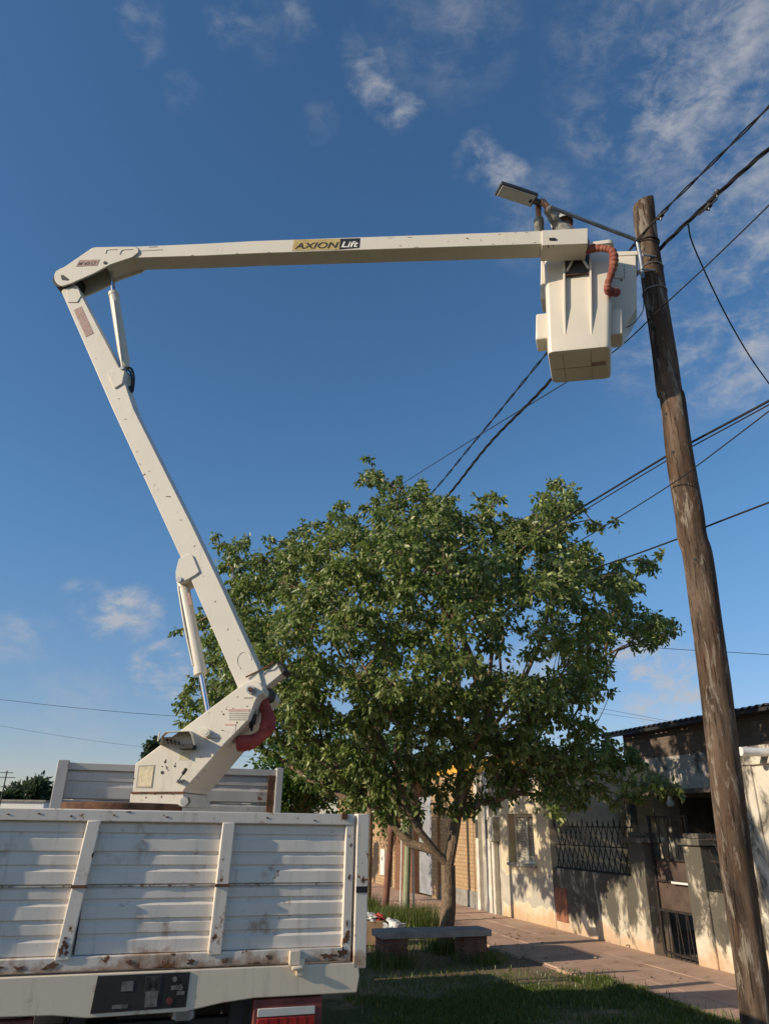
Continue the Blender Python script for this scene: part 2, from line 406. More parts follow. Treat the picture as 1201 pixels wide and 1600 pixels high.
MT['whitepaint'] = plain('flaking_white_paint', (.62, .58, .50), .85, 0, .2, 5, .2)
MT['shutter'] = plain('weathered_shutter_paint', (.44, .41, .35), .8, 0, .25, 9, .2)
MT['iron'] = plain('dark_wrought_iron', (.035, .027, .024), .75, .3, .4, 20)
MT['door'] = plain('brown_sheet_door', (.085, .055, .042), .8, 0, .35, 4, .2)
MT['roof'] = plain('grey_roof_sheet', (.16, .165, .18), .6, .4, .3, 3)
MT['gatesheet'] = plain('grey_corrugated_gate', (.27, .28, .30), .6, .3, .2, 3)
MT['metercover'] = plain('rusty_meter_cover', (.26, .105, .06), .8, 0, .35, 5)
MT['tile_red'] = plain('roof_clay', (.30, .12, .06), .9)
def slab_mat():
    m = Mat('red_brown_pavement', .9, 0, .25)
    n = m.noise(2.2, 8, .65, m.vec(src='Object')); f = m.noise(28, 6, .7)
    oi = m.t.nodes.new('ShaderNodeObjectInfo')
    c = m.mix(m.mr(n, .3, .7), (.44, .285, .205), (.58, .39, .29))
    c = m.mix(m.mr(oi.outputs['Random'], 0, 1, 0, .25), c, (.48, .33, .25))
    c = m.mix(m.mr(f, .58, .75, 0, .4), c, (.50, .38, .29))
    c = m.mix(m.mr(m.noise(.9, 5), .52, .70, 0, .5), c, (.54, .41, .30))
    m.col(c); m.bump(f, .3, .006); return m.m
MT['slab'] = slab_mat()
def ground_mat():
    m = Mat('bare_earth_and_thin_grass', .97, 0, .15)
    n = m.noise(.55, 7, .62); f = m.noise(30, 7, .7)
    dirt = m.mix(m.mr(f, .3, .7), (.20, .145, .090), (.33, .255, .17))
    grs = m.mix(m.mr(m.noise(40, 6), .3, .7), (.030, .050, .012), (.075, .095, .028))
    dpn = m.t.nodes.new('ShaderNodeVectorMath'); dpn.operation = 'DOT_PRODUCT'; m.t.links.new(m.tc.outputs['Object'], dpn.inputs[0]); dpn.inputs[1].default_value = SD
    wob = m.math('ADD', dpn.outputs['Value'], m.math('MULTIPLY', m.noise(1.1, 4), 1.6))
    strip = m.mr(wob, 9.7, 10.3)
    k = m.math('SUBTRACT', n, m.math('MULTIPLY', strip, .16))
    c = m.mix(m.mr(k, .42, .50, .0, .85), dirt, grs)
    m.col(c); m.bump(m.math('ADD', f, m.noise(6, 5)), .6, .03); return m.m
MT['ground'] = ground_mat()
MT['asphalt'] = plain('dusty_asphalt', (.075, .07, .065), .9, 0, .3, 12, .3)
MT['kerb'] = plain('kerb_concrete', (.27, .25, .22), .9, 0, .25, 5, .3)
MT['jacket'] = plain('grey_work_jacket', (.25, .24, .215), .9, 0, .5, 16, .8)
MT['trousers'] = plain('grey_work_trousers', (.13, .135, .15), .9, 0, .2, 10, .3)
MT['skin'] = plain('brown_skin', (.36, .185, .115), .5, 0, .1, 10)
MT['cap'] = plain('light_grey_cap', (.52, .50, .45), .85, 0, .12, 12, .3)
MT['card'] = plain('brown_cardboard', (.30, .19, .115), .9, 0, .2, 6)
MT['bag'] = plain('white_plastic_bag', (.70, .70, .68), .35, 0, .1, 6)
MT['redcloth'] = plain('red_wrapper', (.42, .06, .05), .6, 0, .3, 9)
MT['polered'] = plain('red_brown_pole_paint', (.17, .075, .05), .8, 0, .3, 5)
MT['polegreen'] = plain('pale_green_pole_paint', (.26, .28, .17), .75, 0, .2, 4)

# ================================================================== SETTING
g = MB(); n = 60
xs = [-700, -200, -60] + [-30 + i*1.5 for i in range(41)] + [60, 200, 700]
ys = [-200, -40] + [-6 + i*1.5 for i in range(35)] + [60, 120, 300, 900]
vv = []
for y in ys:
    for x in xs:
        near = abs(x) < 31 and -7 < y < 47
        vv.append((x, y, -0.004 + (0.012*math.sin(x*1.7+y*.6)*math.sin(y*1.3) if near else 0) - .012))
nx = len(xs)
g.add(vv, [(j*nx+i, j*nx+i+1, (j+1)*nx+i+1, (j+1)*nx+i) for j in range(len(ys)-1) for i in range(nx-1)])
tag(g.build('ground', MT['ground'], smooth=True), kind='structure')
m = MB(); m.sb(-40, 140, -7.0, .2, -.03, .003); tag(m.build('road', MT['asphalt']), kind='structure')
sw = MB(); sw.sb(3.0, 60, 5.72, 7.84, -.03, .004); sidewalk = tag(sw.build('sidewalk', plain('sidewalk_bed', (.27, .19, .145), .95, 0, .2, 6)), kind='structure')
a = 6.0; k = 0
while a < 24:
    w = .98 + .04*math.sin(k*3.3)
    for j, (b0, b1) in enumerate(((5.70+.05*math.sin(k*2.1), 6.405), (6.41, 7.105), (7.11, 7.80))):
        q = MB(); dz = .003*math.sin(k*5.1+j*2.2)
        q.sb(a, a+w-.006, b0, b1, -.02, .022+dz); q.build('slab', MT['slab'], sidewalk, bev=.002, seg=1)
    a += w; k += 1

# ================================================================== BUCKET TRUCK
TA = 4.78                              # tailgate plane along the street
TL, TR = -.80, 1.36                    # left and right of the tailgate
truck = thing('bucket_truck', st(6.4, .3, 0), 'old white flatbed truck with a cream hydraulic boom raised over its ribbed bed', 'truck', rz=ANG)
def tbox(name, mat, par, a0, a1, b0, b1, z0, z1, bev=.004):
    q = MB(); q.sb(a0, a1, b0, b1, z0, z1); return q.build(name, mat, par, bev=bev)
# --- tailgate
tail = MB()
tail.sb(TA-.02, TA+.05, TL, TR, 1.745, 1.81)            # top rail
tail.sb(TA-.018, TA+.05, TL, TR, 1.005, 1.075)          # bottom rail
tail.sb(TA-.016, TA+.05, TR-.055, TR, 1.072, 1.748)
tail.sb(TA-.016, TA+.05, TL, TL+.055, 1.072, 1.748)
tailgate = tail.build('tailgate', MT['rail'], truck, bev=.006)
tailgate['label'] = 'rust-streaked ribbed white tailgate'
STI = [(-.20, .075), (.567, .075)]
edges = [TL+.05] + [x for s, w in STI for x in (s-w/2, s+w/2)] + [TR-.05]
for s_, w in STI:
    q = MB()                                              # leaning stiles, outward at the foot
    lean = -.05 if s_ < .2 else -.012
    pts = [st(TA-.028, s_-w/2+lean, 1.06), st(TA-.028, s_+w/2+lean, 1.06), st(TA-.028, s_+w/2, 1.75), st(TA-.028, s_-w/2, 1.75)]
    q.prism(pts, SD*.05); q.build('stile', MT['rail'], tailgate, bev=.006)
    q = MB(); q.sb(TA-.036, TA-.024, s_-w/2-.004+lean*.5, s_+w/2+.004+lean*.5, 1.405, 1.42); q.build('strap', MT['rust'], tailgate)
def ribbed(b0, b1, z0, z1, A, flip=1, ribs=2):
    h = z1-z0; P = []
    for i in range(ribs):                                 # board profile: flat, step out, flat, step back
        zb = z0 + h*i/ribs; hh = h/ribs
        P += [(zb+.004, 0), (zb+hh*.06, .014), (zb+hh*.42, .014), (zb+hh*.50, .0), (zb+hh*.60, .0), (zb+hh*.64, .010), (zb+hh*.90, .010), (zb+hh*.97, .0)]
    nseg = max(2, int((b1-b0)/.05)); V = []; F = []
    for j in range(nseg+1):
        b = b0 + (b1-b0)*j/nseg
        for (z, o) in P:
            dent = .0022*math.sin(b*13+z*9)*math.sin(z*21-b*7) + .0012*math.sin(b*37+z*31)
            V.append(st(A - flip*(o+dent), b, z))
    nP = len(P)
    F = [(j*nP+i, (j+1)*nP+i, (j+1)*nP+i+1, j*nP+i+1) for j in range(nseg) for i in range(nP-1)]
    q = MB(); q.add(V, F)
    q.sb(A+.012*flip-.003, A+.012*flip+.003, b0, b1, z0, z1)
    return q
for i in range(0, 6, 2):
    for z0, z1 in ((1.07, 1.411), (1.413, 1.75)):
        ribbed(edges[i]-.03, edges[i+1]+.03, z0, z1, TA+.022).build('panel', MT['gate'], tailgate, smooth=True, sharp=25)
seam_m = worn('rust_dotted_seam', (.60, .56, .50), chip=.56, chip_scale=30, streak=.6)
for i in range(0, 6, 2):
    q = MB(); q.sb(TA+.004, TA+.012, edges[i]-.02, edges[i+1]+.02, 1.4085, 1.4150); q.build('seam', seam_m, tailgate)
q = MB(); q.sb(TA-.05, TA-.018, .985, 1.045, 1.0, 1.07); q.sb(TA-.045, TA-.025, 1.03, 1.075, .945, 1.03); q.cyl(st(TA-.055, 1.0, .985), st(TA-.055, 1.06, .985), .012)
q.build('latch', MT['beam'], tailgate, bev=.004)
q = MB(); q.sb(TA-.035, TA-.02, 1.27, 1.31, 1.78, 1.815); q.build('catch', MT['rust'], tailgate, bev=.003)
cp = tbox('corner_post', MT['rail'], truck, TA-.03, TA+.06, 1.375, 1.455, .965, 1.815, .006)
q = MB(); q.sb(TA-.0335, TA-.0305, 1.378, 1.452, 1.365, 1.40); q.build('scuff', MT['black'], cp)
tbox('corner_post', MT['rail'], truck, TA-.03, TA+.06, TL-.095, TL-.015, .965, 1.815, .006)
# --- rear cross beam with the black plate
q = MB()
A0 = TA-.03
bp = [(TL-.10, .995), (1.405, .995), (1.415, .93), (1.40, .845), (.80, .845), (.62, .83), (.43, .800), (-.08, .795), (-.25, .815), (TL-.1, .83)]
q.prism([st(A0, b, z) for b, z in bp], SD*.09)
beam = q.build('cross_beam', MT['beam'], truck, bev=.006)
pp = [(-.065, .815), (.425, .822), (.43, .985), (-.055, .985)]
q = MB(); q.prism([st(A0-.006, b, z) for b, z in pp], SD*.008); plate = q.build('black_plate', MT['panel'], beam, bev=.002)
for (b0, b1, z0, z1, mt) in ((.075, .135, .91, .955, 'sticker'), (.04, .12, .832, .85, 'sticker'), (.335, .375, .905, .925, 'sticker'), (.37, .41, .880, .898, 'sticker')):
    q = MB(); q.sb(A0-.0085, A0-.0065, b0, b1, z0, z1); q.build('sticker', MT[mt], plate)
for (b, z, r, mt) in ((.335, .855, .017, 'redpaint'), (.35, .955, .013, 'sticker'), (.385, .915, .014, 'sticker')):
    q = MB(); q.cyl(st(A0-.009, b, z), st(A0-.0065, b, z), r, 14); q.build('sticker', MT[mt], plate)
q = MB(); q.sb(A0-.0095, A0-.0070, .205, .27, .832, .905); sk = q.build('sticker', MT['sticker'], plate)
text_mesh('letter_mark', 'M', st(A0-.0090, .20, .905), SR, ZU, .065, MT['black'], plate, width=.075)
q = MB(); q.sb(A0-.0082, A0-.0066, .195, .28, .895, .975); q.build('sticker', plain('dark_grey_sticker', (.05, .047, .043), .6), plate)
# --- bed, sides, headboard
bed = tbox('bed_floor', MT['dark'], truck, TA+.06, 7.95, TL-.08, 1.44, .95, 1.0)
for b0 in (TL-.085, 1.41):
    q = MB(); q.sb(TA+.07, 7.86, b0, b0+.03, 1.0, 1.79)
    for aa in (5.5, 6.3, 7.1): q.sb(aa-.035, aa+.035, b0-.012, b0+.042, 1.0, 1.80)
    q.build('side_board', MT['gate'], truck, bev=.004)
HA = 7.9; HL, HR = -.69, 1.43
hb = MB(); hb.sb(HA-.02, HA+.03, HL, HR, 2.20, 2.265)
head = hb.build('headboard', MT['board'], truck, bev=.005)
q = MB(); q.sb(HA-.015, HA+.03, HL, HR, 1.0, 1.06); q.build('bottom_rail', MT['board'], head, bev=.004)
for z0, z1 in ((1.06, 1.36), (1.36, 1.66), (1.66, 1.93), (1.93, 2.205)):
    ribbed(HL+.03, HR-.03, z0+.002, z1-.002, HA+.012, ribs=1).build('board', MT['board'], head, smooth=True, sharp=25)
for b0, b1 in ((HL-.06, HL+.04), (HR-.05, HR+.02)):
    q = MB(); q.sb(HA-.05, HA+.09, b0, b1, .95, 2.285); q.build('post', MT['board'], head, bev=.005)
q = MB(); q.sb(HA-.03, HA-.012, HR-.13, HR-.06, 1.0, 2.21); q.build('edge_strip', MT['rust'], head, bev=.003)
# rack frame and cab in front of the bed
q = MB()
for b in (-.75, 1.33): q.cyl(st(8.85, b, .95), st(8.85, b, 2.15), .03, 10)
q.cyl(st(8.85, -.75, 2.12), st(8.85, 1.33, 2.12), .03, 10); q.build('rack_frame', MT['dark'], truck, smooth=True)
tbox('tool_box', MT['beam'], truck, 8.0, 9.5, -.75, 1.33, .75, 1.35, .02)
prof = [(9.75, .55), (9.75, 2.12), (9.85, 2.24), (10.9, 2.26), (11.05, 2.2), (11.35, 1.5), (11.55, 1.40), (11.6, .55)]
q = MB(); q.prism([st(x, -.72, z) for x, z in prof], SR*2.02); cab = q.build('cab', MT['beam'], truck, bev=.04)
q = MB(); q.sb(9.735, 9.748, -.45, 1.03, 1.5, 2.0); q.build('rear_window', MT['black'], cab, bev=.003)
for b in (-.728, 1.308):
    q = MB(); q.prism([st(x, b-.005, z) for x, z in ((10.3, 1.45), (10.3, 2.08), (10.95, 2.08), (11.22, 1.45))], SR*.01); q.build('side_window', MT['black'], cab)
# chassis, axle, wheels, lights
q = MB()
for b in (-.12, .72): q.sb(TA+.06, 11.4, b-.04, b+.04, .70, .94)
for aa in (5.3, 6.4, 7.6, 9.0, 10.4): q.sb(aa-.05, aa+.05, -.1, .7, .72, .90)
q.build('chassis_frame', MT['dark'], truck, bev=.006)
q = MB(); q.cyl(st(6.6, -.72, .46), st(6.6, 1.32, .46), .07, 14); q.cyl(st(6.6, .1, .46), st(6.6, .5, .46), .2, 18); q.build('rear_axle', MT['dark'], truck, smooth=True)
def wheel(aa, b0, b1):
    q = MB(); r = .45; w = b1-b0
    prof = [(b0+.01, .26), (b0, .40), (b0+.03, .445), (b0+w*.5, .452), (b1-.03, .445), (b1, .40), (b1-.01, .26)]
    V = []; N = 40
    for k in range(N):
        an = 2*math.pi*k/N
        for b, rr in prof: V.append(st(aa + rr*math.cos(an), b, .452+.004 + rr*math.sin(an)))
    npf = len(prof)
    q.add(V, [(k*npf+i, k*npf+(i+1) % npf, ((k+1) % N)*npf+(i+1) % npf, ((k+1) % N)*npf+i) for k in range(N) for i in range(npf)])
    wh = q.build('wheel', MT['black'], truck, smooth=True)
    q = MB(); q.cyl(st(aa, b0+w*.2, .456), st(aa, b1-w*.2, .456), .262, 24); q.cyl(st(aa, b0+.01, .456), st(aa, b1-.01, .456), .09, 16); q.build('rim', MT['beam'], wh, bev=.006)
for aa, b0, b1 in ((6.6, -.72, -.48), (6.6, -.46, -.22), (6.6, .84, 1.08), (6.6, 1.10, 1.34), (10.5, -.72, -.46), (10.5, 1.06, 1.32)): wheel(aa, b0, b1)
q = MB(); q.sb(TA-.015, TA+.05, .80, 1.20, .58, .835); lamp = q.build('tail_lamp', MT['redpaint'], truck, bev=.008); lamp['label'] = 'dull red tail lamp board'
q = MB(); q.sb(TA-.022, TA-.014, .825, 1.155, .752, .792); q.build('reflector', MT['glass'], lamp, bev=.003)
q = MB(); q.sb(TA-.024, TA-.014, .825, 1.155, .65, .745); q.build('lens', MT['redlamp'], lamp, bev=.004)
for k in range(1, 6):
    q = MB(); q.sb(TA-.026, TA-.0235, .825+.055*k-.003, .825+.055*k+.003, .65, .745); q.build('lens_rib', MT['redlamp'], lamp)
q = MB(); q.sb(TA-.015, TA+.05, -.74, -.34, .58, .80); lamp = q.build('tail_lamp', MT['redpaint'], truck, bev=.008)
q = MB(); q.sb(TA-.024, TA-.014, -.71, -.37, .65, .745); q.build('lens', MT['redlamp'], lamp, bev=.004)
q = MB(); q.sb(TA+.10, TA+.18, -.3, .75, .66, .74); q.cyl(st(TA+.02, .24, .7), st(TA+.2, .24, .7), .03, 12); q.build('tow_bar', MT['dark'], truck, bev=.01)
q = MB(); q.sb(TA+.1, TA+.3, .36, .50, .60, .80); q.build('air_tank', MT['steel'], truck, bev=.03)

# --- aerial lift: drawn in the vertical plane the boom swings in
BE = Vector((4.25, -.55, 0)).normalized(); BN = Vector((BE.y, -BE.x, 0))
if BN.y > 0: BN = -BN
BP = Vector((-1.9, 6.75, 0))
def bp_(u, v, off=0.0): return pl(u, v, BP + BN*off, BN)
def bprism(poly, off, depth): 
    q = MB(); q.prism([bp_(u, v, off) for u, v in poly], -BN*depth); return q
def arc(cx, cy, r, a0, a1, n=10): return [(cx + r*math.cos(R(a0+(a1-a0)*i/n)), cy + r*math.sin(R(a0+(a1-a0)*i/n))) for i in range(n+1)]
def disc(u, v, off, r, th, n=24):
    q = MB(); c = bp_(u, v, off); q.cyl(c, c - BN*th, r, n); return q
# turntable
tc_ = bp_(262, 1250, -.2); tc_.z = 0
ped = MB(); ped.cyl(tc_ + ZU*1.0, tc_ + ZU*1.80, .33, 32); ped.build('pedestal', MT['turret'], truck, smooth=True)
dc = bp_(192, 1262, .12); dc.z = 0
q = MB(); q.cyl(dc + ZU*1.80, dc + ZU*(bp_(192, 1255.5, .12).z), .50, 48); dsk = q.build('turntable_ring', MT['rust'], truck, bev=.012, seg=3)
# turret
T_OFF, T_D = .10, .62
tp = [(207, 1238), (211.6, 1193.5), (256, 1160), (281.6, 1141.6), (310.7, 1120), (371, 1075), (386, 1065.5), (397, 1063.5), (406, 1067), (411, 1075), (410, 1083), (402, 1090), (398.7, 1096), (388.7, 1124), (347.5, 1166), (328, 1189), (289.7, 1232), (286, 1238)]
turret = bprism(tp, T_OFF, T_D).build('turret', MT['turret'], truck, bev=.008)
base = bprism([(204.5, 1239), (287, 1239), (290, 1261), (202, 1257)], T_OFF+.012, T_D+.02); bs = base.build('turret_base', MT['turret'], truck, bev=.008)
q = disc(288, 1252, T_OFF+.05, .035, .06); q.build('drain_cap', MT['steel'], bs, smooth=True)
q = bprism([(205, 1237.2), (288, 1237.2), (288, 1240), (204.5, 1240)], T_OFF+.022, .02); q.build('seam', MT['rust'], bs)
def decal(name, poly, mt, par, off=T_OFF, th=.003, bev=0):
    return bprism(poly, off+th, th*.9).build(name, MT[mt], par)
decal('placard_frame', [(212.5, 1231), (217, 1196), (242.5, 1195), (238, 1231.5)], 'inkgrey', turret, th=.003)
decal('placard', [(214.5, 1229), (218.6, 1198), (240.6, 1197), (236.4, 1229.5)], 'cream_decal', turret, th=.006)
decal('notice', [(281, 1175), (297, 1175), (296, 1187.5), (280.5, 1187.5)], 'cream_decal', turret, th=.003)
lb = decal('warning_label', [(357, 1107.5), (390, 1107.5), (387.5, 1125.5), (356, 1125)], 'label', turret, th=.003)
decal('label_band', [(357.2, 1107.7), (389.8, 1107.7), (389.3, 1111.5), (357, 1111.5)], 'inkred', lb, T_OFF, .005)
for yy in (1114, 1117, 1120, 1123): decal('label_line', [(358.5, yy), (387, yy), (387, yy+1), (358.5, yy+1)], 'inkgrey', lb, T_OFF, .005)
lb = decal('warning_label', [(351, 1130.5), (368.5, 1131), (368, 1144), (350.5, 1143)], 'label', turret, th=.003)
decal('label_band', [(351.2, 1130.7), (368.3, 1131.2), (368.2, 1134), (351, 1133.4)], 'inkred', lb, T_OFF, .005)
decal('label_strip', [(381, 1089.5), (394.5, 1089), (394.5, 1091), (381, 1091.5)], 'inkgrey', turret)
decal('label_strip', [(319, 1153), (346, 1152.5), (346, 1154), (319, 1154.6)], 'inkred', turret)
disc(390.5, 1077, T_OFF+.05, .037, .06).build('pivot_pin', MT['steel'], turret, smooth=True)
disc(390.5, 1077, T_OFF+.062, .022, .02).build('pin_head', MT['rust'], turret, smooth=True)
q = disc(320.5, 1144.5, T_OFF+.06, .036, .065); bo = q.build('boss', MT['turret'], turret, smooth=True); disc(320.5, 1144.5, T_OFF+.064, .02, .006).build('bolt', MT['cyl'], bo, smooth=True)
for (u, v, r) in ((253.5, 1207, .014), (273, 1197, .009)): disc(u, v, T_OFF+.004, r, .006, 12).build('port_hole', MT['black'], turret)
q = MB(); q.tube([bp_(278, 1221, T_OFF), bp_(279, 1220, T_OFF+.05)], .014, 10); q.tube([bp_(279, 1220, T_OFF+.05), bp_(288, 1206, T_OFF+.10)], .007, 8)
lv = q.build('crank_lever', MT['steel'], turret, smooth=True)
q = MB(); q.tube([bp_(286, 1209, T_OFF+.095), bp_(291, 1201.5, T_OFF+.11)], .015, 10); q.build('knob', MT['black'], lv, smooth=True)
disc(284, 1219, T_OFF+.03, .012, .04, 12).build('stop_pin', MT['steel'], turret, smooth=True)
# control valve hood
hood = MB()
C = [(250, 1163), (253, 1149), (259, 1143), (295, 1141.5), (299, 1147), (303, 1163)]
front = [bp_(u, v, T_OFF+.17) for u, v in C]; back = [bp_(u+4, v+1, T_OFF-.01) for u, v in C]
for i in range(len(C)-1): hood.prism([front[i], front[i+1], back[i+1], back[i]], -ZU*.006 - BN*.001)
hood.build('control_hood', MT['turret'], turret)
q = bprism([(253, 1152), (300, 1150), (304, 1172), (258, 1165)], T_OFF+.012, .01); q.build('control_panel', MT['turret'], turret)
for k, (u, v) in enumerate(((263, 1161), (269, 1162), (275, 1163.5), (281, 1164.5))):
    q = MB(); q.tube([bp_(u, v, T_OFF+.02), bp_(u-1.5, v-4, T_OFF+.10)], .006, 8); q.tube([bp_(u-1.5, v-4, T_OFF+.10), bp_(u-2, v-6, T_OFF+.11)], .012, 8); q.build('control_lever', MT['black'], turret, smooth=True)
q = bprism([(280, 1164), (302.5, 1161.5), (302, 1170), (279, 1171)], T_OFF+.09, .08); q.build('valve_block', MT['black'], turret, bev=.006)
q = MB(); q.tube([bp_(247, 1158, T_OFF-.05), bp_(250, 1144, T_OFF-.05)], .008, 8); q.build('guard_post', MT['whitepaint'] if 'whitepaint' in MT else MT['white'], turret, smooth=True)
# lower boom
lbp = [(96, 455), (104, 446), (116, 443), (120.5, 446), (127, 460), (188, 577), (209, 639), (300, 820), (345, 914), (403, 1043), (409, 1066), (404, 1084), (390, 1088), (378, 1084), (371, 1073), (298, 905), (259, 820), (176, 639)]
lower = bprism(lbp, 0.0, .21).build('lower_boom', MT['boom'], truck, bev=.008)
q = bprism(arc(380, 1031, 13.2, 0, 350, 30), .004, .004); 
ring = MB()
for i in range(26):
    a0, a1 = R(120+i*9), R(120+(i+1)*9)
    P4 = [(381+r*math.cos(t)*.86, 1032+r*math.sin(t)*1.08) for r, t in ((14.5, a0), (14.5, a1), (11.8, a1), (11.8, a0))]
    ring.prism([bp_(u, v, .004) for u, v in P4], -BN*.004)
ring.build('weld_ring', MT['boom'], lower)
bprism([(168, 584), (183, 577), (190, 573), (195, 578.5), (191, 599), (179, 606.5)], .018, .245).build('upper_bracket', MT['boom'], lower, bev=.004)
disc(190.5, 574.5, .035, .024, .28).build('bracket_pin', MT['steel'], lower, smooth=True)
bprism([(279.5, 873), (296, 865), (301, 868), (311.5, 893), (305.5, 898), (296, 903.5), (284, 910), (275, 907), (274.5, 893)], .018, .245).build('lower_bracket', MT['boom'], lower, bev=.004)
disc(279.5, 905, .035, .028, .28).build('bracket_pin', MT['steel'], lower, smooth=True)
decal('worn_decal', [(115.5, 484.5), (127.5, 478.5), (146.5, 520.5), (134.5, 526.5)], 'inkbrown', lower, 0.0, .004)
ex = (bp_(134.5, 526.5, .006) - bp_(115.5, 484.5, .006)).normalized(); ey = BN.cross(ex)
if ey.dot(bp_(127.5, 478.5)-bp_(115.5, 484.5)) < 0: ey = -ey
bprism([(104, 449), (123, 452), (127, 462), (121, 472), (106, 472)], .012, .012).build('head_plate', MT['boom'], lower, bev=.003)
# scratches as short dark dashes in the paint are in the material
# upper boom
ubp = [(205, 385.4), (320, 380.5), (400, 376.2), (850, 360.5), (850, 381), (400, 395.6), (320, 399.2), (205, 402.5)]
upper = bprism(ubp, 0.03, .225).build('upper_boom', MT['boom'], truck, bev=.007)
bprism([(846, 359.8), (918, 356), (918, 381), (846, 383)], .048, .262).build('end_sleeve', MT['boom'], upper, bev=.008)
disc(863, 373, .056, .016, .012).build('sleeve_bolt', MT['black'], upper)
bprism([(857.5, 371.5), (868, 371.5), (868, 374.5), (857.5, 374.5)], .062, .016).build('sleeve_latch', MT['black'], upper)
q = MB(); q.tube([bp_(856, 383, .055), bp_(856.5, 391, -.06), bp_(857, 398, -.2)], .007, 6); q.tube([bp_(864, 383, .055), bp_(863, 398, -.2)], .005, 6); q.build('hose_clamp', MT['grime'], upper, smooth=True)
ep = arc(100, 432, 15, 100, 215, 8) + [(101, 417), (144, 387.5), (150, 386), (181, 385.5), (210, 385.2), (216, 388), (216.5, 394), (207, 401.5), (172.6, 413), (146.6, 427), (110, 443)]
bprism(ep, .055, .022).build('elbow_plate', MT['boom'], upper, bev=.004)
q = MB(); q.prism([bp_(u, v, .055) - BN*.265 for u, v in ep], -BN*.022); q.build('elbow_plate', MT['boom'], upper, bev=.004)
q = MB()
top = [(92, 421), (101, 417), (144, 387.5), (181, 385.5), (214, 385.5)]
for i in range(len(top)-1):
    p, r_ = bp_(*top[i], .05), bp_(*top[i+1], .05); q.prism([p, r_, r_-BN*.28, p-BN*.28], -ZU*.012)
bot = [(165, 416), (207, 401.5)]
p, r_ = bp_(165, 415, .03), bp_(207, 401.3, .03); q.prism([p, r_, r_-BN*.24, p-BN*.24], ZU*.012)
q.build('elbow_web', MT['boom'], upper)
q = MB(); c = bp_(101, 433, .03); q.cyl(c, c-BN*.25, .155, 32); dr = q.build('elbow_drum', MT['black'], upper, smooth=True)
disc(164, 410, .066, .022, .012, 16).build('elbow_bolt', MT['grime'], upper)
q = bprism([(95, 430), (99, 429.5), (108, 436), (106, 438), (97, 437)], .060, .006); q.build('pin_keeper', MT['black'], upper)
for pts in ([(165, 396), (167, 391), (171, 390), (183, 389.6)], [(187, 397.5), (190, 391.5), (194, 390), (207, 389.4)]):
    q = MB(); q.tube([bp_(u, v, .058) for u, v in pts], .006, 6); q.build('weld_bead', MT['boom'], upper, smooth=True)
pn = decal('model_plate', [(124, 406.5), (156, 405.3), (152, 414.6), (119, 416.4)], 'inkbrown', upper, .055, .004)
p0 = bp_(121.5, 414.9, .060); exx = (bp_(150.5, 413.6, .060)-p0).normalized(); eyy = exx.cross(-BN); eyy = eyy if eyy.z > 0 else -eyy
text_mesh('plate_number', 'M 4313', p0, exx, eyy, .056, MT['black'], pn, width=.24, shear=.25, lift=.0)
yl = decal('maker_decal', [(456.5, 391.5), (459.5, 374.5), (531.5, 373), (530, 389.6)], 'yellow', upper, .030, .004)
bl = decal('maker_block', [(530, 389.6), (532, 373), (562.5, 372), (561, 387)], 'panel', upper, .030, .004)
p0 = bp_(460, 389.2, .036); exx = (bp_(528, 387.4, .036)-p0); w_ = exx.length; exx.normalize(); eyy = ZU - exx*ZU.dot(exx); eyy.normalize()
text_mesh('maker_name', 'AXION', p0, exx, eyy, .098, MT['black'], yl, width=w_, shear=.18)
p0 = bp_(533, 386.6, .036); w_ = (bp_(559, 385.6, .036)-p0).length
text_mesh('maker_name', 'Lift', p0, exx, eyy, .095, MT['white'], bl, width=w_, shear=.18)
lbl = decal('small_notice', [(222, 391.2), (254, 389.6), (254, 390.6), (222, 392.2)], 'inkgrey', upper, .030, .003)
decal('small_notice', [(233, 385.2), (246, 384.6), (246, 386), (233, 386.6)], 'inkgrey', upper, .030, .003)
# hydraulic cylinders
q = MB(); q.tube([bp_(178.2, 460, -.10), bp_(195, 566, -.10), bp_(196.5, 576, -.10)], [.060, .060, .04], 20); uc = q.build('upper_cylinder', MT['cyl'], truck, smooth=True)
q = MB(); q.tube([bp_(173, 420, -.10), bp_(178.2, 462, -.10)], .030, 16); q.build('rod', MT['chrome'], uc, smooth=True)
q = MB(); q.tube([bp_(176, 468, -.03), bp_(178, 470, -.025), bp_(191.5, 574, -.025)], .012, 8); q.build('oil_pipe', MT['cyl'], uc, smooth=True)
q = MB(); q.tube([bp_(177.9, 458.5, -.10), bp_(178.6, 463, -.10)], .066, 20); q.build('gland', MT['cyl'], uc, smooth=True)
q = MB(); q.tube(smoothpath([bp_(199, 574, -.1), bp_(206, 577, -.1), bp_(209.5, 592, -.1), bp_(207, 612, -.1), bp_(203, 604, -.1)], 6), .014, 8)
q.tube(smoothpath([bp_(196, 577, -.13), bp_(203, 580, -.13), bp_(206, 592, -.13), bp_(204.5, 610, -.13)], 6), .011, 8); q.build('hose_loop', MT['black'], uc, smooth=True)
q = MB(); q.tube([bp_(281, 905, -.10), bp_(285, 918, -.10), bp_(288, 922, -.10), bp_(313.5, 1051, -.10)], [.035, .045, .058, .058], 22); lc = q.build('lower_cylinder', MT['cyl'], truck, smooth=True)
q = MB(); q.tube([bp_(313, 1046, -.10), bp_(327, 1124, -.10)], .025, 16); q.build('rod', MT['chrome'], lc, smooth=True)
q = MB(); q.tube([bp_(312.4, 1046, -.10), bp_(313.8, 1053.5, -.10)], .064, 22); q.build('gland', MT['cyl'], lc, smooth=True)
q = MB(); q.tube(smoothpath([bp_(279, 916, -.06), bp_(280, 925, -.05), bp_(290, 985, -.05), bp_(302, 1040, -.06)], 5), .011, 8); q.build('oil_pipe', MT['cyl'], lc, smooth=True)
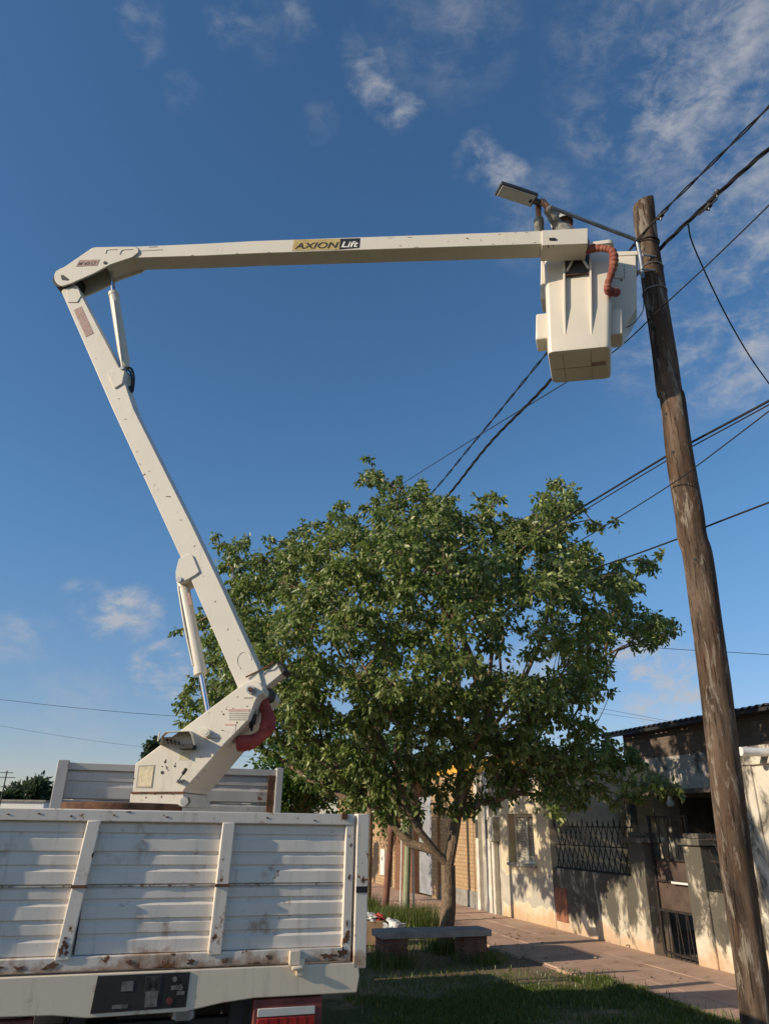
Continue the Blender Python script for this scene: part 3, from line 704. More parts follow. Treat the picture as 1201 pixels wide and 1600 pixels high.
decal('worn_decal', [(290, 927), (296, 925.5), (300, 944), (294.5, 946.5)], 'inkbrown', lc, -.0385, .002)
# boom rest stub behind the hinge, sleeve and hoses
q = bprism([(402, 1056), (433, 1036), (442, 1052), (412, 1076)], -.03, .16); stub = q.build('boom_stub', MT['boom'], truck, bev=.01)
bprism([(431, 1035.5), (440, 1037), (447, 1047), (441, 1054)], -.015, .19).build('stub_dark_end', MT['black'], stub, bev=.008)  # black block painted in for the shaded opening of the hollow stub
q = MB(); q.tube([bp_(384, 1058, .02), bp_(405, 1048, .0), bp_(426, 1036, -.02)], .008, 8); q.tube([bp_(410, 1045, .0), bp_(421, 1042, .0), bp_(428, 1035, .0)], .006, 8); q.build('release_rod', MT['rust'], stub, smooth=True)
q = bprism([(404, 1078), (414, 1068), (424, 1078), (421, 1092), (404, 1098)], -.10, .2); q.build('hinge_knuckle', MT['grime'], truck, bev=.02)
def sleeve(name, px, offs, rad, mt, par, folds, amp=.10):
    path = smoothpath([bp_(u, v, o) for (u, v), o in zip(px, offs)], 22)
    rr = []
    for i in range(len(path)):
        t = i/(len(path)-1); rr.append(rad*(1 + amp*(abs(math.sin(t*folds*math.pi + .7*math.sin(t*23)))-.5)*(.8+.3*math.sin(t*13+1)) + .13*math.sin(t*15+.5)))
    q = MB(); q.tube(path, rr, 16); return q.build(name, MT[mt], par, smooth=True, sharp=60)
sleeve('hose_sleeve', [(404, 1092), (412, 1102), (419, 1122), (414, 1143), (395, 1158), (370, 1162.5)], [-.14, -.12, -.10, -.08, -.06, -.04], .062, 'hose', truck, 9)
q = MB(); q.tube(smoothpath([bp_(395, 1108, .02), bp_(392, 1120, .03), bp_(391, 1137, -.03)], 5), .012, 8); q.tube([bp_(397, 1116, .0), bp_(394, 1132, .0)], .028, 10); q.tube(smoothpath([bp_(402, 1098, -.02), bp_(398, 1112, 0), bp_(393, 1142, -.06)], 5), .010, 8); q.build('hydraulic_hose', MT['black'], truck, smooth=True)

# --- bucket
BO = -.30                                # bucket front stands behind the boom
KN = Vector((-.30, -.954, 0)).normalized(); KC = bp_(902, 470, BO)
def kp(u, v, d=0.0): return pl(u, v, KC - KN*d, KN)
kb, kt = (kp(853.8, 550) + kp(953.7, 543))/2, (kp(850, 402) + kp(955, 400))/2
KZ = (kt-kb).normalized(); KE = KZ.cross(KN).normalized(); KE = KE if KE.x > 0 else -KE
KH = (kt-kb).length*1.13
hwb = (kp(953.7, 543)-kp(853.8, 550)).length/2; hwt = (kp(955, 400)-kp(850, 402)).length/2
_d = ray(903.5, 597); DEP = -((O + _d*((kb-O).dot(KZ)/_d.dot(KZ))) - kb).dot(KN)
zb, zt = 0.0, KH; hw = hwb; sm = 0.0; s0, s1 = -hwb, hwb
def bk(s, d, z): return kb + KE*s - KN*d + KZ*z
def ks(u, v, d=0.0): return (kp(u, v, d)-kb).dot(KE)
def kz(u, v, d=0.0): return (kp(u, v, d)-kb).dot(KZ)
def bkbox(m, s_0, s_1, d0, d1, z0, z1): return m.box(bk((s_0+s_1)/2, (d0+d1)/2, (z0+z1)/2), abs(s_1-s_0), abs(d1-d0), abs(z1-z0), KE, KN, KZ)
bm_ = MB()
V = []; loops = []
# tapered tub: outer and inner skins, open at the top
def ringv(z, hw_, d0, d1, r=.06, n=5):
    out = []
    for (cx, cd, a0) in ((hw_-r, d0+r, -90), (hw_-r, d1-r, 0), (-hw_+r, d1-r, 90), (-hw_+r, d0+r, 180)):
        for i in range(n+1):
            t = R(a0 + 90*i/n); out.append(bk(sm + cx + r*math.cos(t), cd + r*math.sin(t), z))
    return out
levels = [(zb, hw-.035, .03, DEP-.03, .06), (zb+.012, hw-.012, .006, DEP-.006, .06), (zb+.05, hw-.002, .0, DEP, .06), (zt-.06, hwt+.004, -.004, DEP+.012, .06), (zt-.05, hwt+.025, -.025, DEP+.035, .07), (zt, hwt+.025, -.025, DEP+.035, .07), (zt, hwt-.03, .03, DEP-.03, .05), (zb+.06, hw-.045, .045, DEP-.045, .05)]
rings = [ringv(z, a_, d0, d1, r) for z, a_, d0, d1, r in levels]; nr = len(rings[0])
bm_.add([p for r_ in rings for p in r_], [(j*nr+i, j*nr+(i+1) % nr, (j+1)*nr+(i+1) % nr, (j+1)*nr+i) for j in range(len(rings)-1) for i in range(nr)] + [tuple(range(nr)), tuple(range((len(rings)-1)*nr, len(rings)*nr))])
bucket = bm_.build('bucket', MT['bucket'], truck, smooth=True, sharp=40)
for u, ub in ((881, 882.5), (922, 923.5)):
    zlo = kz(ub, 534); zmid = kz(u, 478); zhi = kz(u, 402)
    a_, b_ = ks(ub, 534), ks(u, 402)
    q = MB(); q.prism([bk(a_-.014, .012, zlo), bk((a_+b_)/2-.014, -.055, zmid), bk(b_-.014, -.062, zhi), bk(b_-.014, .012, zhi)], KE*.028); q.build('rib', MT['bucket'], bucket, bev=.007)
sA, sB, z1_, z2_ = ks(884, 430), ks(921, 430), kz(900, 432), kz(900, 396)
q = MB(); bkbox(q, sA, sB, -.03, -.001, z1_, z2_+.12); mp_ = q.build('mount_plate', MT['greyplastic'], bucket, bev=.004)
q = MB(); mid = (sA+sB)/2
for p, r_ in (((sA+.01, z1_+.05), (mid, z2_-.02)), ((mid, z2_-.02), (sB-.01, z1_+.05))):
    q.tube([bk(p[0], -.05, p[1]), bk(r_[0], -.05, r_[1])], .016, 8)
q.build('brace', MT['boom'], mp_, smooth=True)
q = MB(); q.tube([bk(sA-.03, -.04, z1_), bk(sB+.03, -.04, z1_)], .008, 8); q.build('pin', MT['rust'], mp_, smooth=True)
q = MB(); bkbox(q, mid-.10, mid+.10, -.10, -.031, z2_+.04, z2_+.22); q.build('mount_arm', MT['boom'], mp_, bev=.01)
q = MB(); bkbox(q, ks(836, 510, .12), s0+.03, .14, .40, kz(840, 530, .14), kz(840, 490, .14)); q.build('side_step', MT['bucket'], bucket, bev=.018)
q = MB(); bkbox(q, s1-.03, ks(972, 505, .12), .12, .36, kz(965, 522, .12), kz(965, 482, .12)); q.build('side_step', MT['bucket'], bucket, bev=.018)
q = MB(); bkbox(q, ks(843.5, 440, .2), s0+.04, .22, .5, kz(846, 464, .2), kz(846, 401, .2)); q.build('side_lip', MT['bucket'], bucket, bev=.012)
TD = .36
tb = [(952, 397), (993.5, 395.5), (994.5, 478), (985, 496), (971, 519), (952, 521)]
q = MB(); q.prism([kp(u, v, TD) for u, v in tb], -KN*.30); toolb = q.build('tool_bin', MT['bucket'], bucket, bev=.015)
q = MB(); q.prism([kp(u, v, TD-.012) for u, v in ((950, 393), (996, 391.5), (996, 398), (950, 400))], -KN*.33); q.build('bin_lid', MT['bucket'], toolb, bev=.008)
q = MB(); q.tube([kp(959, 435, TD-.004), kp(975, 434, TD-.004), kp(975, 414, TD-.004)], .004, 6); q.build('bin_seam', MT['inkgrey'], toolb)
c_ = kp(970, 437, TD-.01); q = MB(); q.cyl(c_, c_-KN*.012, .012, 12); q.build('bin_rivet', MT['black'], toolb)
sleeve('hose_sleeve', [(914, 391), (926, 388), (942, 388), (955, 392), (958.5, 406), (955, 426), (949, 444), (951, 455), (964, 457)], [-.10, -.06, -.02, .0, -.02, -.06, -.10, -.16, -.26], .043, 'hose2', truck, 19, .26)
q = MB(); bkbox(q, s0+.17, s0+.174, .05, DEP-.05, -.004, -.0005); bkbox(q, s0+.05, s1-.05, .34, .344, -.0045, -.001); bkbox(q, s1-.22, s1-.216, .05, DEP-.05, -.004, -.0005); q.build('floor_seam', MT['inkgrey'], bucket)
q = MB(); bkbox(q, s1-.22, s1-.06, .27, .32, -.010, -.005); q.build('floor_stain', MT['inkbrown'], bucket)

# flaked paint where rust shows, at the places the lift is worn
_cr = random.Random(17)
def rust_patch(par, u, v, off, w, h, ang=0.0, mt='rust'):
    n = 17; pts = []; w *= .68; h *= .68
    for k in range(n):
        t = 2*math.pi*k/n; r_ = _cr.uniform(.30, 1.25); x, y = w*r_*math.cos(t)/2, h*r_*math.sin(t)/2
        pts.append((u + x*math.cos(R(ang)) - y*math.sin(R(ang)), v + x*math.sin(R(ang)) + y*math.cos(R(ang))))
    q = MB(); q.prism([bp_(a, b, off+.0025) for a, b in pts], -BN*.002); return q.build('rust_patch', MT[mt], par)
for (u, v, w, h, an) in ((225, 741.6, 8, 3, -30), (233, 736, 3, 2, 0), (263, 776, 12, 2.6, 2), (283, 812.5, 6, 2, 10), (304, 853, 5, 1.6, -60), (356, 983, 6, 1.6, -55), (219, 725, 5, 2, 20), (214.6, 706, 4, 2, 0), (196, 655, 7, 1.6, 5), (150, 560, 4, 1.2, 30), (247, 765, 2, 2, 0), (336, 940, 7, 1.5, -50), (372, 1000, 3, 2, 0), (318, 900, 3, 1.4, 10), (241, 758, 3, 1.6, 60), (186, 623, 6, 1.2, 0), (277, 800, 2.5, 1.2, 0)):
    rust_patch(lower, u, v, 0.0, w, h, an)
for (u, v, w, h, an) in ((258.5, 1190, 5, 11, 10), (260.5, 1199, 4, 9, -15), (263, 1203.5, 6, 2.5, 0), (253.5, 1197.5, 5, 2.5, 0), (274, 1193, 3, 4, 20), (314, 1183.5, 2.5, 6, 0), (353.7, 1108, 4, 4, 0), (349.4, 1116, 6, 4, -40), (386, 1103.5, 6, 3, 10), (348, 1141, 7, 1.8, 0), (371, 1089, 5, 2, -20), (346, 1112, 2.5, 2.5, 0), (222, 1219, 1.5, 3, 0), (284, 1178, 2, 2, 0), (364, 1106.5, 4, 2, 0), (370, 1129, 5, 4, 0), (320, 1204, 5, 2, -48), (310, 1215, 7, 1.8, -50), (387, 1122, 2, 4, 0), (209.5, 1216, 2, 5, 0), (300, 1224, 3, 2, 0)):
    rust_patch(turret, u, v, T_OFF, w, h, an)
for (u, v, w, h, an) in ((228, 1246, 4, 5, 30), (252.5, 1244.5, 2.5, 6, 10), (243, 1241, 9, 3, 0), (270, 1241.5, 7, 2, 0), (222, 1250, 3, 2, 0)):
    rust_patch(bs, u, v, T_OFF+.012, w, h, an)
for (u, v, w, h, an) in ((525, 391.5, 9, 1.2, -2), (730, 372.5, 7, 3, 20), (751, 375, 6, 1.3, 50), (650, 386, 10, 1.4, -2), (675, 387.5, 4, 1.4, 0), (625, 384, 7, 1.2, -2), (805, 363.5, 5, 1.2, 0), (822, 363, 4, 1.2, 0), (610, 371.5, 14, 1.0, -2), (640, 370.5, 10, 1.0, -2), (700, 377, 3, 1, 0), (780, 366, 5, 1.2, 0), (580, 390, 5, 1.1, 0), (420, 394, 6, 1.2, 0), (370, 396, 5, 1.2, 0), (340, 390, 2.5, 1.4, 0), (835, 379, 6, 1.4, 0), (800, 380, 3, 1.2, 0), (770, 381.5, 6, 1.2, 0), (300, 399, 7, 1.2, 0)):
    rust_patch(upper, u, v, .030, w, h, an)
_tr = random.Random(4)
def tail_patch(par, b, z, w, h, A, n=19):
    w *= .8; h *= .8
    rr_ = [_tr.uniform(.35, 1.25) for _ in range(n)]
    pts = [st(A, b + w/2*rr_[k]*math.cos(2*math.pi*k/n), z + h/2*rr_[k]*math.sin(2*math.pi*k/n)) for k in range(n)]
    q = MB(); q.prism(pts, SD*.002); return q.build('rust_patch', MT['rust'], par)
for (b, z, w, h) in ((-.245, 1.135, .05, .055), (-.262, 1.105, .04, .06), (-.235, 1.095, .03, .04), (-.25, 1.165, .03, .02)): tail_patch(tailgate, b, z, w, h, TA-.031)
for (b, z, w, h) in ((-.62, 1.035, .20, .045), (-.45, 1.03, .10, .035), (-.3, 1.035, .12, .05), (.10, 1.04, .05, .03), (.43, 1.03, .05, .04), (.62, 1.03, .06, .03), (1.22, 1.035, .13, .04), (1.31, 1.05, .08, .07), (.86, 1.045, .03, .025)): tail_patch(tailgate, b, z, w, h, TA-.021)
for (b, z, w, h) in ((1.335, 1.13, .04, .09), (1.33, 1.20, .02, .05), (1.335, 1.45, .018, .04), (1.34, 1.63, .02, .03)): tail_patch(tailgate, b, z, w, h, TA-.019)
for (b, z, w, h) in ((-.66, 1.775, .02, .012), (-.5, 1.78, .03, .014), (-.33, 1.77, .016, .016), (-.1, 1.78, .02, .012), (.2, 1.775, .03, .01), (.8, 1.78, .018, .014), (1.1, 1.77, .03, .012), (-.02, 1.80, .05, .008)): tail_patch(tailgate, b, z, w, h, TA-.023)

# ================================================================== UTILITY POLE, LAMP, CABLES
PY = 7.0
PB = atY(1176, 1560, PY); 
pole = thing('utility_pole', (PB.x, PY, 0), 'tall weathered wooden utility pole beside the red-brown sidewalk', 'utility pole')
cl = [(1182, 1640, 50), (1177, 1542, 49), (1156, 1400, 49), (1132, 1211, 48), (1117, 1080, 46), (1102, 965, 45), (1089.5, 870, 43.5), (1081, 840, 43.5), (1076, 800, 43), (1062, 715, 40), (1050.5, 625, 37.5), (1045, 610, 37.5), (1037, 550, 36), (1021, 450, 34.2), (1008.5, 363, 32.5), (1004.5, 319, 32)]
path = []; rad = []
for i, (u, v, w) in enumerate(cl):
    p = atY(u, v, PY); path.append(p); d = ray(u, v); rad.append(w/FPX*(PY/d.y*FPX)/2 * (1.0))
path[0].z = min(path[0].z, -.2)
pp_ = smoothpath(path, 10); rr = []
for i in range(len(pp_)):
    f = i/10; k = min(int(f), len(rad)-2); t = f-k; rr.append(rad[k]*(1-t)+rad[k+1]*t)
q = MB(); N = 28; V = []
for i, p in enumerate(pp_):
    for k in range(N):
        an = 2*math.pi*k/N
        w = 1 + .022*math.sin(3*an+p.z*1.1) + .012*math.sin(7*an-p.z*.6) + .012*math.sin(p.z*5.0+an*2)
        V.append(Vector((p.x+rr[i]*w*math.cos(an), p.y+rr[i]*w*math.sin(an), p.z)))
F = [(i*N+k, i*N+(k+1) % N, (i+1)*N+(k+1) % N, (i+1)*N+k) for i in range(len(pp_)-1) for k in range(N)]
tip = len(V)
for k in range(N):                        # slanted, slightly chipped top
    an = 2*math.pi*k/N; V[(len(pp_)-1)*N+k].z += .05*math.cos(an)+.012*math.sin(5*an)
F += [tuple(range((len(pp_)-1)*N, len(pp_)*N))]
q.add(V, F); q.build('shaft', MT['pole'], pole, smooth=True, sharp=60)
def pole_x(z):
    for i in range(len(pp_)-1):
        if pp_[i].z <= z <= pp_[i+1].z: return pp_[i], rr[i]
    return pp_[-1], rr[-1]
for (u, v) in ((1041, 651), (1052, 712), (1086, 880)):
    p = atY(u, v, PY); c_, r_ = pole_x(p.z); dv = Vector((O.x-p.x, O.y-p.y, 0)).normalized(); sx_ = (p-c_).dot(Vector((dv.y, -dv.x, 0)))
    p = Vector((c_.x, c_.y, p.z)) + Vector((dv.y, -dv.x, 0))*sx_ + dv*(math.sqrt(max(.0001, r_*r_-sx_*sx_))*.97); q = MB(); q.cyl(p - dv*.05, p + dv*.006, .015, 12); q.build('bolt_hole', MT['black'], pole)
for z, mt in ((8.72, 'black'), (8.30, 'steel'), (7.92, 'steel')):
    p, r_ = pole_x(z); q = MB(); V = []
    pts = [Vector((p.x+(r_*1.05)*math.cos(t*math.pi/14), p.y+(r_*1.05)*math.sin(t*math.pi/14), z+.01*math.sin(t*math.pi/14))) for t in range(29)]
    q.tube(pts, .010, 6, cap=False); q.build('band', MT[mt], pole, smooth=True)
for (u, v, dx) in ((1019, 399, .05), (1017, 421, .05)):
    q = MB(); p = atY(u, v, PY-.17); q.cyl(p - Vector((.12, 0, 0)), p + Vector((.06, .04, .02)), .012, 8); q.build('clamp_bolt', MT['galv'], pole, smooth=True)

# street lamp: bracket pipe in the plane across the street
pz, prd = pole_x(8.7)
ARM0 = pl(994, 376, Vector((pz.x-.16, PY-.05, 0)), SD)
def lp(u, v, da=0.0): return pl(u, v, ARM0 + SD*da, SD)
lampo = thing('street_lamp', (ARM0.x, ARM0.y, ARM0.z), 'grey street lamp head on a pipe arm clamped near the pole top', 'street lamp')
q = MB(); q.tube(smoothpath([lp(1005, 436), lp(1002, 415), lp(998, 392), lp(994, 377), lp(985, 371.5), lp(960, 362), lp(900, 339), lp(842, 317)], 5), .026, 12); q.build('arm', MT['galv'], lampo, smooth=True)
q = MB()
for v in (400, 424):
    p = lp(1000 + (v-400)*.2, v); q.tube([p - SD*.03, p + SR*.10 - SD*.03], .018, 8)
q.build('bracket', MT['galv'], lampo, smooth=True)
h0, h1 = lp(835, 315.5), lp(777.5, 296.5)
hx = (h1-h0).normalized(); hn = hx.cross(SD).normalized(); hn = -hn if hn.z > 0 else hn; L = (h1-h0).length
hw_ = .098
q = MB(); q.box((h0+h1)/2 - hn*.03, L, 2*hw_, .05, hx, SD, hn); hd = q.build('housing', MT['greyplastic'], lampo, bev=.012)
q = MB(); q.box((h0+h1)/2 + hn*.000, L*.90, 2*hw_*.84, .012, hx, SD, hn); q.build('lens', MT['glass'], hd, bev=.003)
q = MB(); q.box(h0 + hx*.06 + hn*.008, .03, .05, .006, hx, SD, hn); q.build('sensor', MT['black'], hd)
q = MB(); q.box((h0+h1)/2 - hn*.058, L*.5, .14, .012, hx, SD, hn)
for k in range(5): q.box((h0+h1)/2 - hn*.062 + SD*(-.08+.04*k), L*.55, .006, .018, hx, SD, hn)
q.build('heat_sink', MT['greyplastic'], hd)
q = MB(); q.tube([h0 + hx*.02 - hn*.02, h0 - hx*.10 - hn*.01], [.045, .036], 12); q.build('spigot', MT['greyplastic'], lampo, smooth=True)

# overhead cables along the street
B_POLE = Vector((pole_x(8.5)[0].x, PY, 0)).dot(SR)
def bpl(u, v, b): return pl(u, v, SR*b, SR)
def cable(pts, r, label, group=None, twist=0, sub=None):
    path = smoothpath(pts, 10)
    q = MB()
    if twist:
        for s in range(twist):
            P = []; dist = 0; fine = []
            for i in range(len(path)-1):
                m_ = max(2, int((path[i+1]-path[i]).length/.05)); fine += [path[i].lerp(path[i+1], j/m_) for j in range(m_)]
            fine.append(path[-1])
            for i, p in enumerate(fine):
                if i: dist += (p-fine[i-1]).length
                t = (fine[min(i+1, len(fine)-1)]-fine[max(i-1, 0)]).normalized(); e1 = t.cross(ZU).normalized(); e2 = t.cross(e1)
                an = dist*7 + s*2*math.pi/twist; P.append(p + (e1*math.cos(an)+e2*math.sin(an))*r*.9)
            q.tube(P, r*.75, 5)
    else: q.tube(path, r, 6)
    mid = path[len(path)//2]
    o = q.build('overhead_cable', MT['cable'], smooth=True)
    return tag(o, label, 'cable', group)
bq = B_POLE-.17
c1a = cable([bpl(1290, 72, bq), bpl(1201, 166, bq), bpl(1120, 247, bq), bpl(1033, 333, bq), bpl(992, 380, bq), bpl(940, 443, bq), bpl(850, 556, bq), bpl(735, 697, bq), bpl(660, 785, bq), bpl(560, 880, bq)], .013, 'topmost black cable crossing the pole just below its tip', 'overhead cables', twist=2)
br = B_POLE+.20
c2a = cable([bpl(1290, 165, br), bpl(1201, 232, br), bpl(1112, 311, br), bpl(1030, 389, br), bpl(975, 452, br), bpl(856, 598, br), bpl(765, 692, br), bpl(690, 785, br), bpl(600, 880, br)], .017, 'thick bundled black cable second from the pole tip', 'overhead cables', twist=3)
cable([bpl(1290, 228, B_POLE-.3), bpl(1201, 320, B_POLE-.3), bpl(1098, 420, B_POLE-.3), bpl(1044, 470, B_POLE-.3), bpl(960, 548, B_POLE-.3), bpl(870, 606, B_POLE-.3), bpl(760, 673, B_POLE-.3), bpl(650, 742, B_POLE-.3), bpl(520, 825, B_POLE-.3)], .0085, 'thin straight wire passing in front of the pole below the bucket', 'overhead cables')
cable([bpl(1074, 349, br), bpl(1083, 385, br+.3), bpl(1125, 476, br+1.0), bpl(1165, 548, br+1.6), bpl(1201, 600, br+2.2), bpl(1260, 680, br+3)], .010, 'slack service wire hanging down from the bundled cable to the right', 'overhead cables')
bs_ = B_POLE+.26
cable([bpl(1290, 575, bs_), bpl(1201, 626, bs_), bpl(1078, 692, bs_), bpl(1040, 713, bs_), bpl(905, 795, bs_), bpl(800, 860, bs_), bpl(700, 920, bs_)], .014, 'thick black cable passing behind the pole at mid height, upper of a close pair', 'overhead cables')
cable([bpl(1290, 581, bs_), bpl(1201, 632, bs_), bpl(1078, 699, bs_), bpl(1042, 719, bs_), bpl(905, 802, bs_), bpl(800, 868, bs_), bpl(700, 930, bs_)], .008, 'thinner black cable just under the thick one behind the pole', 'overhead cables')
cable([bpl(1290, 572, B_POLE-.25), bpl(1201, 642, B_POLE-.25), bpl(1088, 728, B_POLE-.25), bpl(1046, 758, B_POLE-.25), bpl(970, 806, B_POLE-.25), bpl(880, 860, B_POLE-.25), bpl(780, 915, B_POLE-.25)], .007, 'thin wire crossing in front of the pole at mid height', 'overhead cables')
cable([bpl(1290, 752, bs_), bpl(1201, 785, bs_), bpl(1105, 822, bs_), bpl(1050, 845, bs_), bpl(940, 884, bs_), bpl(830, 918, bs_), bpl(650, 922, bs_)], .010, 'lowest black cable running from the pole into the leafy crown', 'overhead cables')
cable([atY(940, 1006, 30), atY(1050, 1014, 30), atY(1120, 1018, 30), atY(1201, 1023, 30), atY(1300, 1030, 30)], .012, 'faint level wire far behind the pole', 'far wires')
cable([atY(-80, 1086, 34), atY(0, 1093, 34), atY(120, 1106, 34), atY(262, 1118, 34), atY(420, 1124, 34)], .010, 'upper of two far wires crossing the sky left of the turret', 'far wires')
cable([atY(-80, 1121, 40), atY(0, 1134, 40), atY(110, 1152, 40), atY(225, 1167, 40), atY(420, 1185, 40)], .006, 'fainter lower far wire left of the turret', 'far wires')
cable([atY(900, 1101, 28), atY(960, 1111, 28), atY(1040, 1126, 28), atY(1120, 1142, 28)], .006, 'upper far wire above the corrugated roof end', 'far wires')
cable([atY(900, 1108, 28), atY(950, 1116, 28), atY(1030, 1128, 28), atY(1110, 1146, 28)], .005, 'lower far wire above the corrugated roof end', 'far wires')
def hardware(name, u, v, b, label):
    p = bpl(u, v, b); t = thing(name, p, label, 'cable clamp', 'clamps on the overhead cables')
    q = MB(); q.box(p, .05, .09, .045, SR, SD, ZU); q.build('body', MT['dark'], t, bev=.008)
    q = MB(); q.cyl(p - ZU*.06, p + ZU*.05, .012, 10); q.build('bolt', MT['steel'], t, smooth=True)
    q = MB(); q.tube([p, p + SD*.16 + ZU*.03], .012, 6); q.tube([p, p - SD*.14 - ZU*.02], .012, 6); q.build('jaw', MT['dark'], t, smooth=True)
hardware('cable_clamp', 1031, 338, bq, 'dark clamp on the topmost cable right beside the pole')
hardware('cable_clamp', 1119, 302, br, 'dark clamp on the bundled cable, farther from the pole')
hardware('cable_clamp', 1106, 323, br, 'dark clamp on the bundled cable, nearer to the pole')
wr = [lp(1003, 470), lp(1004, 486), lp(996, 497), lp(986, 507)]
tag(MB().tube(smoothpath([atY(1003, 440, PY-.2), atY(1005, 478, PY-.22), atY(1000, 492, PY-.25), atY(988, 506, PY-.3), atY(978, 512, PY-.3)], 6), .006, 6).build('lamp_wire', MT['cable'], smooth=True), 'loose black lamp wire hanging beside the pole behind the bucket', 'wire')

# ================================================================== PERSON
def skinned(name, joints, edges, mat, parent, sub=2):
    me = bpy.data.meshes.new(name); Mi = ROOTM[root_of(parent).name]
    keys = list(joints); me.from_pydata([Mi @ Vector(joints[k][0]) for k in keys], [(keys.index(a), keys.index(b)) for a, b in edges], [])
    ob = bpy.data.objects.new(name, me); COL.objects.link(ob)
    sk_ = ob.modifiers.new('skin', 'SKIN'); sk_.use_smooth_shade = True
    for i, k in enumerate(keys):
        r_ = joints[k][1]; r_ = r_ if isinstance(r_, tuple) else (r_, r_)
        me.skin_vertices[0].data[i].radius = r_; me.skin_vertices[0].data[i].use_root = (i == 0)
    sb_ = ob.modifiers.new('sub', 'SUBSURF'); sb_.levels = sub; sb_.render_levels = sub
    dg = bpy.context.evaluated_depsgraph_get(); dg.update()
    m2 = bpy.data.meshes.new_from_object(ob.evaluated_get(dg)); bpy.data.objects.remove(ob)
    m2.name = name; m2.materials.clear(); m2.materials.append(mat)
    m2.polygons.foreach_set('use_smooth', [True]*len(m2.polygons))
    o2 = bpy.data.objects.new(name, m2); COL.objects.link(o2); o2.parent = parent
    return o2
grip = lp(842, 319)
def mp2(u, v, off): return bp_(u, v, off)
PO = -.62                                  # where the worker stands behind the boom
hip = mp2(915, 452, PO); chest = mp2(909, 388, PO); nk = mp2(894, 364, PO); hd_ = mp2(876, 347, PO)
shR = mp2(899, 372, PO+.17); shL = mp2(897, 374, PO-.18)
hR = grip + BN*.045 - ZU*.02 + BE*.05; hL = grip - BN*.05 - ZU*.045 - BE*.01
elR = mp2(872, 353, PO+.20); elL = mp2(843, 388, PO+.02)
floor_z = kb.z+.10
person = thing('person', Vector((hip.x, hip.y, floor_z)), 'worker in grey jacket and pale cap reaching up to the lamp from the bucket', 'person')
wrR = hR + (elR-hR).normalized()*.06; wrL = hL + (elL-hL).normalized()*.06
J = {'pelvis': (hip, .12), 'spine': (hip.lerp(chest, .5), .125), 'chest': (chest, (.15, .13)), 'neck': (nk, .055), 'skull': (hd_, .085), 'crown': (hd_ + (hd_-nk).normalized()*.09, .07),
     'shR': (shR, .062), 'elR': (elR, .045), 'wrR': (wrR, .038), 'palmR': (hR, (.064, .05)), 'shL': (shL, .062), 'elL': (elL, .045), 'wrL': (wrL, .038), 'palmL': (hL, (.064, .05))}
E_ = [('pelvis', 'spine'), ('spine', 'chest'), ('chest', 'neck'), ('neck', 'skull'), ('skull', 'crown'), ('chest', 'shR'), ('shR', 'elR'), ('elR', 'wrR'), ('wrR', 'palmR'), ('chest', 'shL'), ('shL', 'elL'), ('elL', 'wrL'), ('wrL', 'palmL')]
ax = (grip - lp(870, 329)).normalized()
legs = {}
for side, dd in (('R', .10), ('L', -.10)):
    hpj = hip + BN*dd - ZU*.05; ank = Vector((hip.x, hip.y, floor_z+.09)) + BN*dd - BE*.02; kn = hpj.lerp(ank, .5) - BE*.06
    J['hip'+side] = (hpj, .09); J['knee'+side] = (kn, .062); J['ank'+side] = (ank, .045); J['toe'+side] = (ank - BE*.16 - ZU*.05, .038)
    E_ += [('pelvis', 'hip'+side), ('hip'+side, 'knee'+side), ('knee'+side, 'ank'+side), ('ank'+side, 'toe'+side)]
    legs[side] = (hpj, kn, ank)
for side, pm, sgn in (('R', hR, 1), ('L', hL, -1)):       # fingers curl round the pipe
    nrm_ = (grip - pm); nrm_ -= ax*nrm_.dot(ax)
    top_ = ZU - ax*ZU.dot(ax); top_.normalize()
    for k, ln in enumerate((.95, 1.05, 1.0, .82)):
        base_ = pm + ax*(.030-.020*k) + top_*.02
        f1 = base_ + top_*.035*ln - BN*sgn*.004; f2 = f1 - BN*sgn*.030*ln + top_*.008; f3 = f2 - BN*sgn*.018*ln - top_*.020
        J[f'f{side}{k}a'] = (base_, .0125); J[f'f{side}{k}b'] = (f1, .0115); J[f'f{side}{k}c'] = (f2, .0105); J[f'f{side}{k}d'] = (f3, .009)
        E_ += [('palm'+side, f'f{side}{k}a'), (f'f{side}{k}a', f'f{side}{k}b'), (f'f{side}{k}b', f'f{side}{k}c'), (f'f{side}{k}c', f'f{side}{k}d')]
    t1 = pm - BN*sgn*.028 + ax*.030 - top_*.01; t2 = t1 - BN*sgn*.028 + ax*.012 + top_*.008
    J[f't{side}a'] = (t1, .011); J[f't{side}b'] = (t2, .009); E_ += [('palm'+side, f't{side}a'), (f't{side}a', f't{side}b')]
body = skinned('body', J, E_, MT['skin'], person)
# face: nose, ears, eyes on the head turned up to the left
fx = (grip - hd_); fx.z *= .6; fx.normalize(); fy = fx.cross(ZU).normalized()
q = MB(); q.tube([hd_ + fx*.085 + ZU*.025, hd_ + fx*.115 - ZU*.01, hd_ + fx*.09 - ZU*.02], [.008, .014, .008], 8); q.build('nose', MT['skin'], person, smooth=True)
for sg in (-1, 1):
    c = hd_ + fy*.088*sg; q = MB(); q.tube([c - fx*.01 + ZU*.03, c + fy*.012*sg, c - ZU*.03], [.008, .017, .007], 8); q.build('ear', MT['skin'], person, smooth=True)
    c = hd_ + fx*.082 + fy*.033*sg + ZU*.02; q = MB(); q.tube([c - fx*.006, c + fx*.004], [.011, .008], 10); q.build('eye', MT['black'], person, smooth=True)
q = MB(); q.tube([hd_ + fx*.088 - ZU*.045 - fy*.022, hd_ + fx*.094 - ZU*.045, hd_ + fx*.088 - ZU*.045 + fy*.022], .005, 6); q.build('mouth', MT['redpaint'], person, smooth=True)
